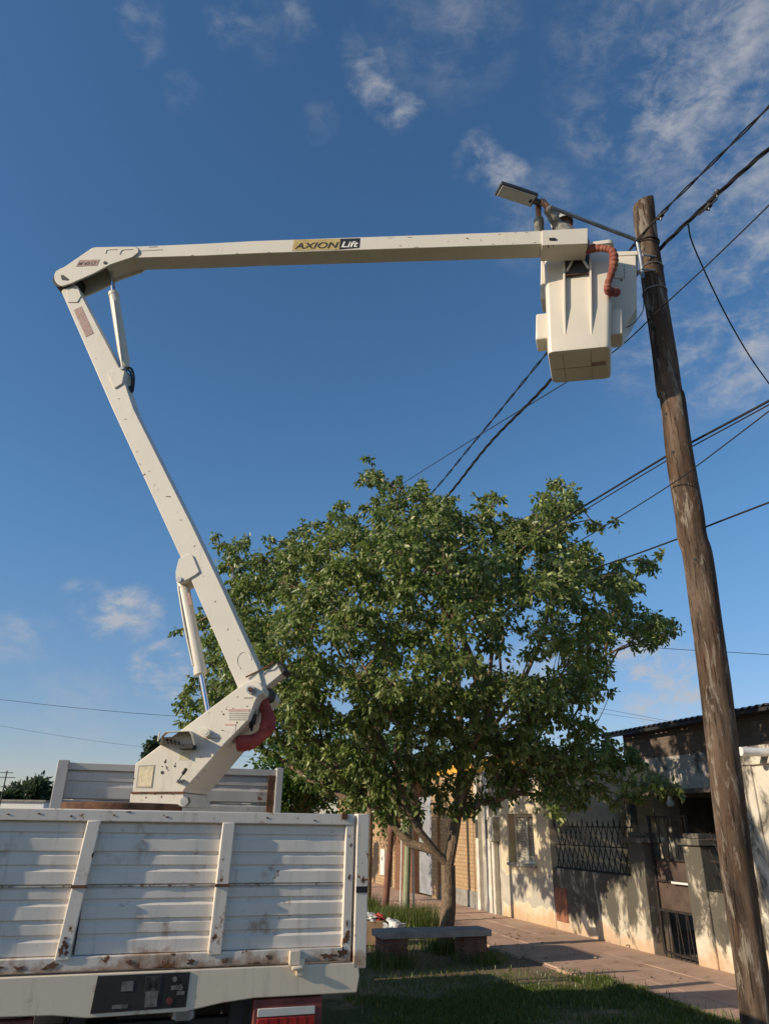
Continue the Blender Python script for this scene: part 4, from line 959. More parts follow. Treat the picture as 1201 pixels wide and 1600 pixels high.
cu_ = (hd_-nk).normalized(); cu_ = (cu_*.5 + ZU*.5).normalized()
q = MB(); V = []; N = 20
for i in range(7):
    t = i/6*math.pi*.5
    for k in range(N):
        an = 2*math.pi*k/N; r_ = .140*math.cos(t)**.8 + .002; V.append(hd_ + cu_*(-.055+.20*math.sin(t)) + (fx*math.cos(an) + cu_.cross(fx)*math.sin(an))*r_)
q.add(V, [(i*N+k, i*N+(k+1) % N, (i+1)*N+(k+1) % N, (i+1)*N+k) for i in range(6) for k in range(N)])
w_ = cu_.cross(fx).normalized()
q.prism([hd_ + cu_*.02 + fx*.11 - w_*.08, hd_ + cu_*.01 + fx*.18 - w_*.05, hd_ + cu_*.01 + fx*.18 + w_*.05, hd_ + cu_*.02 + fx*.11 + w_*.08], cu_*.008)
q.build('cap', MT['cap'], person, smooth=True)
JJ = {'waist': (hip + ZU*.04, (.16, .135)), 'mid': (hip.lerp(chest, .55), (.165, .14)), 'chest': (chest, (.19, .15)), 'collar': (chest.lerp(nk, .75), .085)}
EE = [('waist', 'mid'), ('mid', 'chest'), ('chest', 'collar')]
for side, sh, el, wr_ in (('R', shR, elR, wrR), ('L', shL, elL, wrL)):
    prev = 'chest'; pts = [(sh, .088)]
    for k in range(1, 4): pts.append((sh.lerp(el, k/3) + ZU*.008*(-1)**k, (.088 + .008*(-1)**k - .002*k)))
    for k in range(1, 6): pts.append((el.lerp(wr_, k/5) + BN*.006*(-1)**k, (.074 + .008*(-1)**k - .002*k)))
    for k, pr in enumerate(pts): JJ[f'{side}{k}'] = pr; EE.append((prev, f'{side}{k}')); prev = f'{side}{k}'
skinned('jacket', JJ, EE, MT['jacket'], person)
JT = {'belt': (hip + ZU*.03, (.15, .125))}; ET = []
for side in 'RL':
    hpj, kn, ank = legs[side]; JT['h'+side] = (hpj, .105); JT['k'+side] = (kn, .078); JT['a'+side] = (ank + ZU*.03, .062); ET += [('belt', 'h'+side), ('h'+side, 'k'+side), ('k'+side, 'a'+side)]
skinned('trousers', JT, ET, MT['trousers'], person)
for side in 'RL':
    ank = legs[side][2]; q = MB(); q.tube([ank + BE*.05 - ZU*.045, ank - BE*.03 - ZU*.04, ank - BE*.13 - ZU*.05, ank - BE*.20 - ZU*.055], [.035, .048, .045, .028], 12); q.build('boot', MT['black'], person, smooth=True)

# ================================================================== HOUSES
WB = 7.82
hs_ = thing('window_house', st(14.7, WB, 0), 'cream house with peeling plaster and one small shuttered window', 'house', 'houses along the sidewalk', rz=ANG)
q = MB()
w0, w1, wz0, wz1 = 14.10, 15.20, 1.06, 2.01
q.sb(13.47, w0, WB, WB+.28, -.05, 2.95); q.sb(w1, 15.62, WB, WB+.28, -.05, 2.95); q.sb(w0, w1, WB, WB+.28, -.05, wz0); q.sb(w0, w1, WB, WB+.28, wz1, 2.95)
q.sb(13.47, 13.75, WB+.28, WB+6, -.05, 2.95); q.sb(15.34, 15.62, WB+.28, WB+6, -.05, 2.95)
q.build('wall', MT['plaster_window'], hs_)
q = MB(); q.sb(13.44, 17.2, WB-.03, WB+.30, 2.952, 3.28); q.build('parapet', MT['yellowpaint'], hs_, bev=.006)
q = MB(); q.sb(13.45, 15.65, WB+.30, WB+6, 2.96, 3.04); q.build('roof', MT['kerb'], hs_)
win = MB()
for a0, a1, z0, z1 in ((w0, w0+.06, wz0, wz1), (w1-.06, w1, wz0, wz1), (w0+.06, w1-.06, wz1-.06, wz1), (w0+.06, w1-.06, wz0, wz0+.05), (w0+.52, w0+.58, wz0+.05, wz1-.06)):
    win.sb(a0, a1, WB+.15, WB+.21, z0, z1)
wf = win.build('window', MT['whitepaint'], hs_, bev=.004)
q = MB(); q.sb(w0-.06, w1+.06, WB-.05, WB+.14, wz0-.06, wz0-.002); q.build('sill', MT['plaster_grey'], wf, bev=.006)
for a0, a1 in ((w0+.06, w0+.52), (w0+.58, w1-.06)):
    for k in range(16):
        z = wz0+.07 + k*.052; q = MB(); c = st((a0+a1)/2, WB+.195, z); q.box(c, .008, a1-a0-.02, .05, (SR*.86+ZU*.5).normalized(), SD, (ZU*.86-SR*.5).normalized()); q.build('slat', MT['shutter'], wf)
q = MB(); q.sb(w0+.06, w1-.06, WB+.235, WB+.245, wz0, wz1); q.build('backing', MT['grime'], wf)
# doorway strips and meter pipe left of the window
q = MB(); q.sb(16.05, 16.28, WB-.05, WB+.25, -.05, 2.95); q.build('pilaster', MT['whitepaint'], hs_, bev=.008)
q = MB(); q.sb(16.66, 16.80, WB-.05, WB+.25, -.05, 2.95); q.build('pilaster', MT['whitepaint'], hs_, bev=.008)
q = MB(); q.sb(16.285, 16.655, WB+.05, WB+.10, 0, 2.2); q.sb(15.63, 16.045, WB+.05, WB+.28, -.05, 2.95); q.sb(16.285, 16.655, WB+.04, WB+.2, 2.2, 2.95); q.build('door_panel', MT['plaster_grey'], hs_)
q = MB(); q.sb(15.80, 15.90, WB-.09, WB+.04, 0, 1.45); q.build('meter_pipe', MT['whitepaint'], hs_, bev=.02)
q = MB(); q.sb(15.70, 15.96, WB-.13, WB+.045, 1.45, 1.95); q.build('meter_box', MT['shutter'], hs_, bev=.01)
for aa, z0, z1 in ((16.15, 1.5, 1.9), (16.72, 1.5, 1.9)):
    q = MB(); q.sb(aa-.06, aa+.06, WB-.060, WB-.045, z0, z1); q.build('niche_cover', MT['grime'], hs_, bev=.003)

hb_ = thing('brick_house', st(18.0, WB, 0), 'tan brick house with grey plinth and corrugated gate behind the tree trunk', 'house', 'houses along the sidewalk', rz=ANG)
q = MB(); q.sb(16.85, 19.18, WB+.02, WB+.3, .36, 3.0); q.sb(22.5, 30, WB+.02, WB+.3, -.05, 3.2); q.build('wall', MT['brick'], hb_)
q = MB(); q.sb(16.85, 19.18, WB-.005, WB+.3, -.05, .36); q.build('plinth', MT['kerb'], hb_, bev=.006)
q = MB(); q.sb(19.18, 19.60, WB-.06, WB+.34, -.05, 3.0); q.build('pillar', MT['brick'], hb_, bev=.004)
q = MB(); q.sb(21.0, 22.5, WB-.10, WB+.34, -.05, 3.0); q.build('pillar', MT['brick_red'], hb_, bev=.004)
q = MB(); q.sb(16.85, 30, WB-.02, WB+.36, 3.0, 3.3) ; q.build('parapet', MT['yellowpaint'], hb_)
q = MB(); q.sb(16.85, 30, WB+.3, WB+6, 2.9, 2.98); q.build('roof', MT['kerb'], hb_)
V = []; F = []; ncor = 76
for i in range(ncor+1):
    aa = 19.62 + (20.98-19.62)*i/ncor; off = WB+.12 + .014*math.sin(i*math.pi/2)
    V += [st(aa, off, .04), st(aa, off, 2.5)]
q = MB(); q.add(V, [(2*i, 2*i+2, 2*i+3, 2*i+1) for i in range(ncor)]); q.sb(19.61, 20.99, WB+.14, WB+.16, .04, 2.5); gt = q.build('gate', MT['gatesheet'], hb_, smooth=True, sharp=80)
q = MB(); q.sb(20.28, 20.31, WB+.08, WB+.12, 1.0, 1.15); q.build('handle', MT['black'], gt)
q = MB(); q.sb(23.7, 24.1, WB-.05, WB+.05, .3, 1.05); mb_ = q.build('meter_box', MT['white'], hb_, bev=.01)
q = MB(); q.sb(23.85, 23.92, WB-.058, WB-.048, .72, .82); q.build('meter_dial', MT['black'], mb_)

# set-back house with corrugated roof
FB = 10.3
hc = thing('porch_house', st(11.6, FB, 0), 'stained grey house with dark porch and corrugated roof set back behind the garden wall', 'house', 'houses along the sidewalk', rz=ANG)
q = MB()
q.sb(5.5, 9.6, FB, FB+.25, -.05, 3.12); q.sb(12.95, 14.2, FB, FB+.25, -.05, 3.12); q.sb(9.6, 12.95, FB, FB+.25, 2.34, 3.12)
q.sb(13.95, 14.2, FB+.25, FB+6, -.05, 3.68); q.build('wall', MT['plaster_grey'], hc)
q = MB(); q.sb(5.5, 14.2, FB-.004, FB+.25, 3.122, 3.70); q.build('brick_band', MT['brick_old'], hc)
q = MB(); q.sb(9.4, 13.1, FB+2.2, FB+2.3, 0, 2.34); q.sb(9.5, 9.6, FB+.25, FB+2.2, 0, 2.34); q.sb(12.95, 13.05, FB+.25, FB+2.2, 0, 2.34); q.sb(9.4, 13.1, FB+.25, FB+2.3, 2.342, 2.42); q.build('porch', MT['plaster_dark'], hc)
q = MB(); q.sb(9.2, 13.3, FB-.85, FB-.004, 2.345, 2.43); q.build('canopy', MT['plaster_dark'], hc, bev=.01)
q = MB(); q.sb(10.4, 11.3, FB+2.13, FB+2.18, .05, 2.05); dr_ = q.build('door', MT['door'], hc, bev=.005)
q = MB(); q.cyl(st(10.5, FB+2.1, 1.05), st(10.5, FB+2.13, 1.05), .03, 12); q.build('handle', MT['steel'], dr_)
q = MB(); pc = st(11.95, FB-.75, 2.20); q.tube([pc + ZU*.15, pc + ZU*.05, pc, pc - ZU*.05, pc - ZU*.075], [.02, .045, .075, .06, .02], 16); q.build('porch_light', MT['glass'], hc, smooth=True)
for aa in (13.12, 13.6):
    q = MB(); q.sb(aa-.09, aa+.09, FB-.9, FB-.72, 0, 2.344); q.build('porch_column', MT['plaster_garden'], hc, bev=.01)
    break
nc = 300; V = []; F = []
for i in range(nc+1):
    aa = 5.2 + (14.9-5.2)*i/nc; dz = .022*math.sin(i*2*math.pi/5)
    z0 = 3.72 if aa < 15 else 3.72
    V += [st(aa, FB-.32, z0+dz), st(aa, FB+3.0, z0+.28+dz), st(aa, FB-.32, z0+dz+.006), st(aa, FB+3.0, z0+.286+dz)]
F = [(4*i, 4*i+4, 4*i+5, 4*i+1) for i in range(nc)] + [(4*i+2, 4*i+3, 4*i+7, 4*i+6) for i in range(nc)] + [(4*i, 4*i+2, 4*i+6, 4*i+4) for i in range(nc)]
q = MB(); q.add(V, F); rf = q.build('roof', MT['roof'], hc, smooth=True, sharp=60)
q = MB(); q.sb(5.3, 14.6, FB-.30, FB-.25, 3.63, 3.69); q.build('eave_beam', MT['dark'], rf)

# garden wall with lattice railing and pillars
gw = thing('garden_wall', st(11.5, WB, 0), 'low mouldy plaster wall with capped pillars and diamond iron lattice on top', 'wall', rz=ANG)
q = MB(); q.sb(10.93, 13.465, WB, WB+.20, -.05, 1.045); q.build('wall', MT['plaster_garden'], gw, bev=.012)
q = MB(); q.sb(8.30, 9.27, WB, WB+.20, -.05, .96); q.build('wall', MT['plaster_garden'], gw, bev=.012)
for a0, a1 in ((10.58, 10.95), (9.25, 9.62)):
    q = MB(); q.sb(a0, a1, WB-.035, WB+.32, -.05, 1.54); pil = q.build('pillar', MT['plaster_garden'], gw, bev=.012)
    q = MB(); q.sb(a0-.06, a1+.06, WB-.095, WB+.38, 1.541, 1.63); q.sb(a0+.02, a1-.02, WB-.02, WB+.30, 1.632, 1.70); q.build('cap', MT['plaster_garden'], pil, bev=.01)
mc = MB(); mc.sb(13.0, 13.42, WB-.012, WB-.0005, .16, .72); mc.build('meter_cover', MT['metercover'], gw, bev=.004)
def lattice(a0, a1, z0, z1, par, step=.165):
    q = MB(); q.sb(a0, a1, WB+.085, WB+.110, z0, z0+.022); q.sb(a0, a1, WB+.085, WB+.110, z1-.10, z1-.08); q.sb(a0, a1, WB+.085, WB+.110, (z0+z1)/2-.01, (z0+z1)/2+.01); q.build('rail', MT['iron'], par)
    n = int((a1-a0)/step); run = step*2.0
    for i in range(n+1):
        aa = a0 + i*step
        for sg, bo in ((1, .092), (-1, .106)):
            e = aa + sg*run; zz1 = z1
            if e > a1: zz1 = z0 + (z1-z0)*(a1-aa)/(e-aa) if e != aa else z1; e = a1
            if e < a0: zz1 = z0 + (z1-z0)*(aa-a0)/(aa-e); e = a0
            if zz1-z0 < .08: continue
            q = MB(); q.tube([st(aa, WB+bo, z0), st(e, WB+bo, zz1)], .0085, 6); q.build('bar', MT['iron'], par, smooth=True)
    for i in range(0, n+1, 3):
        q = MB(); p = st(a0+i*step, WB+.098, z1-.1); q.tube([p, p+ZU*.10, p+ZU*.16], [.012, .016, .002], 6); q.build('finial', MT['iron'], par, smooth=True)
lattice(10.96, 13.44, 1.05, 1.86, gw)
lattice(8.32, 9.24, .965, 1.72, gw)
ig = thing('iron_gate', st(10.1, WB, 0), 'narrow rusty iron gate with brown sheet between the two capped pillars', 'gate', rz=ANG)
q = MB()
for aa in (9.66, 10.52): q.sb(aa-.02, aa+.02, WB+.10, WB+.14, .03, 1.95)
for z in (.06, .62, 1.02, 1.32, 1.93): q.sb(9.68, 10.50, WB+.10, WB+.14, z-.015, z+.015)
q.build('frame', MT['iron'], ig, bev=.003)
q = MB(); q.sb(9.68, 10.50, WB+.142, WB+.15, .62, 1.32); q.build('sheet', MT['door'], ig)
for i in range(8):
    aa = 9.72 + i*.108; q = MB(); q.tube([st(aa, WB+.10, .0), st(aa+(.06 if i % 2 else -.02), WB+.10, .63)], .009, 6); q.build('bar', MT['iron'], ig, smooth=True)
    q = MB(); q.tube([st(aa, WB+.12, 1.32), st(aa+(.1 if i % 2 else -.1), WB+.12, 1.94)], .008, 6); q.build('bar', MT['iron'], ig, smooth=True)
q = MB(); q.sb(9.72, 10.10, WB+.06, WB+.10, 1.0, 1.03); q.build('latch', MT['white'], ig, bev=.003)
tw = thing('boundary_wall', st(7.0, WB, 0), 'tall mould-stained white wall at the right edge behind the utility pole', 'wall', rz=ANG)
q = MB(); q.sb(3.2, 8.24, WB-.03, WB+.25, -.05, 2.55); q.build('wall', MT['plaster_tall'], tw, bev=.012)
q = MB(); q.sb(3.2, 8.27, WB-.08, WB+.27, 2.55, 2.66); q.build('coping', MT['plaster_tall'], tw, bev=.012)
q = MB(); q.sb(3.2, 8.22, WB+.0, WB+.25, 2.661, 2.80); q.build('parapet', MT['plaster_tall'], tw, bev=.012)
q = MB(); q.sb(8.02, 8.262, WB-.065, WB-.028, -.05, 2.548); q.build('corner_strip', MT['plaster_tall'], tw, bev=.01)
p0 = pl(1156, 1174, SR*(WB-.45), SR); p1 = p0 + SR*.55 + SD*(-.05)
q = MB(); q.tube([p0 - SD*.0, p1], .055, 16); q.build('drain_spout', MT['white'], tw, smooth=True)
# neighbour beyond the brick house and far things
fh = thing('white_shed', atY(30, 1262, 70) - ZU*1.0, 'tiny white building far off at the left edge under the antenna', 'building')
p = atY(32, 1262, 70); p.z = 0
q = MB(); q.box(p + ZU*1.6, 5.5, 3, 3.2); q.build('wall', MT['white'], fh)
q = MB(); q.box(p + ZU*3.28, 5.9, 3.4, .15); q.build('roof', MT['kerb'], fh)
an = thing('radio_antenna', atY(4, 1235, 60) - ZU*0, 'thin lattice antenna mast far off at the left edge', 'antenna')
p = atY(4, 1240, 60); p.z = 0; zt_ = atY(4, 1204, 60).z
q = MB(); q.tube([p, Vector((p.x, p.y, zt_))], .05, 6); q.build('mast', MT['dark'], an)
for dz, w in ((.35, .75), (1.05, 1.0), (.0, .5)):
    q = MB(); c = Vector((p.x, p.y, zt_-dz-.15)); q.tube([c - Vector((w, 0, 0)), c + Vector((w, 0, 0))], .03, 5); q.build('element', MT['dark'], an)

# ================================================================== STREET FURNITURE ON THE VERGE
bn = thing('concrete_bench', st(10.95, 4.3, 0), 'low concrete slab bench on brick legs in front of the tree', 'bench', rz=ANG)
def QA(u, v, a): return pl(u, v, SD*a, SD)
zt2 = QA(767, 1452, 10.72).z; bR = QA(767, 1452, 10.72).dot(SR); bL = QA(597, 1463, 10.72).dot(SR)
bR = max(bR, 5.0)
q = MB(); q.sb(10.70, 11.16, bL-.02, bR, zt2-.085, zt2); q.build('seat', MT['concrete'], bn, bev=.012, seg=3)
brick_m = plain('dark_red_bench_brick', (.17, .085, .055), .95, 0, .35, 9, .5)
mort_m = plain('bench_mortar', (.17, .145, .115), .95, 0, .2, 14, .3)
def brickleg(b0, b1):
    q = MB(); H_ = zt2-.087; q.sb(10.745, 11.10, b0+.008, b1-.008, -.03, H_); lg = q.build('leg', mort_m, bn)
    nrow = 6; rh = (H_)/nrow
    for r_ in range(nrow):
        x = b0; cut = .5 if r_ % 2 else 1.0; w = .17
        first = True
        while x < b1-.01:
            ww = min(w*(cut if first else 1), b1-x); first = False
            q = MB(); q.sb(10.735+.004*math.sin(r_*5+x*30), 11.11, x+.004, x+ww-.004, r_*rh+.006, (r_+1)*rh-.006); q.build('brick', brick_m, lg, bev=.004, seg=1); x += ww
brickleg(bR-.42, bR-.06); brickleg(bL+.02, bL+.38)
bx = gr(578, 1474); bx.z = 0
cb = thing('cardboard_box', bx, 'open brown cardboard box of litter beside the bench left end', 'box')
q = MB()
for dx, dy, sx, sy in ((-.2, 0, .01, .36), (.2, 0, .01, .36), (0, -.18, .41, .01), (0, .18, .41, .01), (0, 0, .39, .35)):
    q.box(bx + Vector((dx, dy, .17 if not (dx == 0 and dy == 0) else .01)), sx, sy, .34 if not (dx == 0 and dy == 0) else .02)
q.build('carton', MT['card'], cb)
q = MB(); q.prism([bx + Vector((.2, -.18, .34)), bx + Vector((.2, .18, .34)), bx + Vector((.3, .18, .27)), bx + Vector((.3, -.18, .27))], ZU*.006); q.build('flap', MT['card'], cb)
def crumple(name, c, r, mt, label, cat, parent=None, seed=1, sq=.7):
    bm = bmesh.new(); bmesh.ops.create_icosphere(bm, subdivisions=3, radius=1)
    rn = random.Random(seed); ph = [rn.uniform(0, 6) for _ in range(9)]
    for v in bm.verts:
        x, y, z = v.co; d = 1 + .22*math.sin(5*x+ph[0])*math.sin(6*y+ph[1]) + .18*math.sin(9*z+ph[2]+4*x) + .10*math.sin(14*y+ph[3]+7*z)
        v.co = Vector(c) + Vector((x*d*r, y*d*r, z*d*r*sq))
    me = bpy.data.meshes.new(name); bm.to_mesh(me); bm.free(); me.materials.append(MT[mt])
    o = bpy.data.objects.new(name, me); COL.objects.link(o)
    if label: tag(o, label, cat)
    return o
crumple('plastic_bag', bx + Vector((-.05, -.02, .36)), .17, 'bag', 'white plastic bag lying on top of the cardboard box', 'bag', seed=3, sq=.5)
crumple('red_wrapper', bx + Vector((.12, -.05, .36)), .10, 'redcloth', 'crumpled red wrapper on top of the cardboard box', 'wrapper', seed=5, sq=.6)
pb = gr(612, 1462); crumple('plastic_bag', pb + ZU*.10, .20, 'bag', 'torn white plastic bag on the weeds behind the bench', 'bag', seed=9, sq=.75)
def post(name, u0, v0, u1, v1, wpx, mt, label, cat='pole', zt=None):
    p0 = gr(u0, v0); p1 = atY(u1, v1, p0.y); d = (p1-p0); p1 = p0 + d*((zt or 4.6)/d.z)
    rad_ = wpx/2/FPX*(p0-O).dot(FW)
    t = thing(name, p0, label, cat, 'poles on the verge behind the tree')
    q = MB(); q.tube([p0 - ZU*.1, p0.lerp(p1, .33) + Vector((.012, 0, 0)), p0.lerp(p1, .66), p1], [rad_*1.05, rad_, rad_*.97, rad_*.9], 14); q.build('shaft', MT[mt], t, smooth=True)
    q = MB(); q.tube([p1 - ZU*.02, p1 + ZU*.05], [rad_*1.1, rad_*.9], 14); q.build('cap', MT[mt], t, smooth=True)
post('wooden_post', 574, 1424, 577, 1290, 10, 'bark', 'dark wooden post just right of the truck corner', zt=4.2)
post('metal_pole', 600, 1433, 613, 1262, 10.5, 'polered', 'red-brown leaning metal pole left of the forked trunk', zt=4.4)
post('concrete_pole', 633, 1443, 637, 1290, 10.5, 'polegreen', 'pale green round pole between brown pole and trunk', zt=4.5)
post('conduit_post', 647, 1443, 643.5, 1310, 3.4, 'white', 'thin white conduit post beside the pale green pole', zt=3.6)
post('conduit_post', 624.5, 1425, 627, 1290, 2.2, 'white', 'very thin white conduit left of the pale green pole', zt=3.4)

# ================================================================== TREES
def leaf_mesh(centres, dirs, sizes, widths, seed=0):
    r = np.random.default_rng(seed); n = len(centres)
    d = dirs/np.linalg.norm(dirs, axis=1, keepdims=True)
    rnd = r.normal(size=(n, 3)); s = np.cross(d, rnd); s /= np.linalg.norm(s, axis=1, keepdims=True)
    nn = np.cross(s, d)
    L = sizes[:, None]; Wd = widths[:, None]; fold = (r.uniform(.10, .35, n))[:, None]
    curl = r.uniform(-.05, .18, n)[:, None]
    p0 = centres; p3 = centres + d*L - nn*L*curl
    l1 = centres + d*L*.30 + s*Wd*.48 + nn*Wd*fold; l2 = centres + d*L*.66 + s*Wd*.40 + nn*Wd*fold*.6 - nn*L*curl*.5
    r1 = centres + d*L*.30 - s*Wd*.48 + nn*Wd*fold; r2 = centres + d*L*.66 - s*Wd*.40 + nn*Wd*fold*.6 - nn*L*curl*.5
    V = np.stack([p0, l1, l2, p3, r2, r1], 1).reshape(-1, 3)
    base = (np.arange(n)*6)[:, None]
    Q = np.concatenate([base + np.array([[0, 1, 2, 3]]), base + np.array([[0, 3, 4, 5]])], 0)
    return V, Q
def inpoly(P, x, y):
    c = False; j = len(P)-1
    for i in range(len(P)):
        if (P[i][1] > y) != (P[j][1] > y) and x < (P[j][0]-P[i][0])*(y-P[i][1])/(P[j][1]-P[i][1])+P[i][0]: c = not c
        j = i
    return c
def edist(P, x, y):
    p = np.array(P, float); a_ = p; b_ = np.roll(p, -1, 0); ab = b_-a_; t = np.clip((((x, y)-a_)*ab).sum(1)/(ab**2).sum(1), 0, 1)
    return np.hypot(*(a_+ab*t[:, None]-(x, y)).T).min()
TRK = gr(697, 1486); TRK.z = 0
TY = TRK.y
OUT = [(572, 706), (596, 722), (604, 742), (640, 734), (672, 752), (700, 758), (735, 800), (742, 770), (785, 762), (800, 796), (812, 806), (832, 752), (866, 738), (905, 742), (916, 780), (905, 815), (940, 812), (974, 806), (972, 826), (930, 836), (945, 872), (985, 872), (1040, 858), (1046, 868), (1010, 905), (1006, 936), (1064, 966), (1068, 982), (1030, 1010), (1020, 1030), (972, 1012), (975, 1045), (955, 1050), (962, 1085), (935, 1110), (948, 1140), (985, 1160), (1010, 1205), (1068, 1222), (1066, 1240), (1020, 1250), (975, 1262), (900, 1262), (880, 1284), (845, 1262), (800, 1248), (770, 1264), (722, 1285), (690, 1272), (640, 1290), (585, 1288), (556, 1262), (505, 1240), (455, 1212), (420, 1185), (390, 1165), (350, 1150), (296, 1152), (268, 1130), (264, 1095), (290, 1062), (312, 1038), (300, 1004), (270, 990), (286, 968), (320, 950), (345, 915), (335, 880), (322, 832), (352, 838), (380, 822), (415, 822), (430, 848), (470, 806), (500, 796), (540, 776), (562, 770), (556, 735)]
HOLES = [(800, 1028, 52, 28), (735, 1000, 32, 26), (520, 1015, 30, 22), (860, 1045, 36, 20), (700, 1060, 26, 18), (940, 1120, 16, 12)]
clumps = []; rs = random.Random(11); tries = 0
def mid_depth(u): return TY + (1.3*min(1, (610-u)/340) if u < 610 else -.9*min(1, max(0, (u-720)/350)))   # the broad face of the crown is turned to the sun
while len(clumps) < 880 and tries < 80000:
    tries += 1
    u, v = rs.uniform(262, 1072), rs.uniform(704, 1290)
    if not inpoly(OUT, u, v): continue
    e = edist(OUT, u, v)
    if any(((u-hu)/hr)**2 + ((v-hv)/hq)**2 < 1 and rs.random() < .96 for hu, hv, hr, hq in HOLES): continue
    if e < 5: continue
    half = min(3.4, .30 + .034*e**.98)                 # crown is as deep as it is wide
    if v > 1030: half *= max(.28, 1-(v-1030)/230)        # the low skirt is thin
    s = rs.choice((-1, 1))*(rs.random()**.45) if e > 20 else rs.uniform(-1, 1)
    if v > 1090 and rs.random() < .30: continue
    if v > 1070 and s > 0 and rs.random() < .45: s = -s       # drooping outer skirt on the street side
    if 925 < v < 1050 and 420 < u < 960 and rs.random() < .45: continue
    p = atY(u, v, mid_depth(u) + s*half)
    if p.z < 1.7: continue
    rad_ = rs.uniform(.30, .46) if e > 30 else max(.16, e/FPX*12.5*.72)
    if any((p-c).length < .34*(rad_+r2) for c, r2, _, _ in clumps): continue
    clumps.append((p, rad_, u, v))
for (u, v, r_, du) in ((574, 716, .13, 0), (586, 738, .2, 0), (569, 752, .25, .1), (962, 814, .15, -.2), (940, 822, .18, -.1), (1034, 864, .12, 0), (1005, 880, .2, 0), (1056, 974, .17, .2), (1030, 985, .22, .1), (1055, 1230, .16, -.5), (1030, 1225, .22, -.5), (335, 836, .13, 0), (345, 850, .18, 0), (280, 985, .14, .1), (300, 980, .2, .1), (880, 1275, .14, -.8), (860, 1265, .2, -.8)):
    clumps.append((atY(u, v, mid_depth(u)+du), r_, u, v))
# skeleton grown outward from the fork
FORK = atY(700, 1352, TY)
nodes = [(TRK - ZU*.1, -1), (TRK + ZU*.25, 0), (TRK.lerp(FORK, .5) + Vector((.02, 0, 0)), 1), (FORK, 2)]
def limb(start, pts):
    i = start
    for p in pts: nodes.append((p, i)); i = len(nodes)-1
    return i
lA = limb(3, [atY(680, 1330, TY-.05), atY(656, 1300, TY-.15), atY(636, 1268, TY-.2), atY(615, 1200, TY-.3), atY(570, 1100, TY-.3), atY(520, 1000, TY-.2)])
lA2 = limb(4, [atY(640, 1318, TY+.1), atY(612, 1285, TY+.15), atY(560, 1240, TY+.2), atY(480, 1170, TY+.2), atY(400, 1090, TY)])
lB = limb(3, [atY(708, 1310, TY+.05), atY(715, 1265, TY+.1), atY(720, 1200, TY+.1), atY(716, 1100, TY+.2), atY(700, 990, TY+.1), atY(680, 880, TY), atY(640, 800, TY)])
lC = limb(len(nodes)-6, [atY(760, 1150, TY-.2), atY(810, 1080, TY-.3), atY(850, 990, TY-.3), atY(870, 880, TY-.2)])
lD = limb(len(nodes)-4, [atY(840, 1120, TY-.4), atY(900, 1030, TY-.5), atY(960, 960, TY-.3)])
lE = limb(len(nodes)-9, [atY(800, 1210, TY+.2), atY(880, 1200, TY+.1), atY(960, 1215, TY-.1)])
order = sorted(clumps, key=lambda c: (c[0]-FORK).length)
ends = []
rs = random.Random(5)
for (p, r_, u, v) in order:
    best = None; bd = 1e9
    for i, (q_, pa) in enumerate(nodes):
        if i < 3: continue
        d = (q_-p).length + .28*(q_-FORK).length + max(0, q_.z-p.z)*.9
        if d < bd: bd = d; best = i
    q_ = nodes[best][0]; L = (p-q_).length
    if L > .5:
        n_ = max(1, int(L/.45)); i = best
        for k in range(1, n_+1):
            t = k/(n_+1); w = q_.lerp(p, t) + Vector((rs.uniform(-.06, .06), rs.uniform(-.06, .06), rs.uniform(-.02, .09)))*math.sin(t*math.pi)*1.3
            nodes.append((w, i)); i = len(nodes)-1
        nodes.append((p, i))
    else: nodes.append((p, best))
    ends.append(len(nodes)-1)
cnt = [0]*len(nodes)
for e in ends:
    i = e
    while i >= 0: cnt[i] += 1; i = nodes[i][1]
def rad_of(i): return min(.085, .0050*max(1, cnt[i])**.48)
tree = thing('street_tree', TRK, 'broad leafy tree with forked trunk standing behind the concrete bench', 'tree')
q = MB(); br_ = MB()
TR_ = {0: .155, 1: .128, 2: .118, 3: .122}
tr_path = smoothpath([nodes[0][0], nodes[1][0], nodes[2][0], nodes[3][0]], 6); trr = [.16 - .04*min(1, i/6) for i in range(len(tr_path))]
trr = [.155 if i == 0 else (.138-.004*i if i < 6 else .112) for i in range(len(tr_path))]
q.tube(tr_path, trr, 16)
trunk_limbs = set(range(4, 4+30))
q.build('trunk', MT['bark'], tree, smooth=True)
r0 = {}
for i, (p, pa) in enumerate(nodes):
    if i < 4: continue
    ra = rad_of(pa) if pa >= 4 else .085; rb = min(ra, rad_of(i))
    if i in (4, 5): rb = min(rb, .06)
    if pa == 4: ra = min(ra, .06)
    if pa == 3: ra = .066 if i == 4 else .088
    br_.tube([nodes[pa][0], p], [ra, rb], 6 if rb < .03 else 10, cap=rb > .03)
br_.build('branches', MT['bark'], tree, smooth=True)
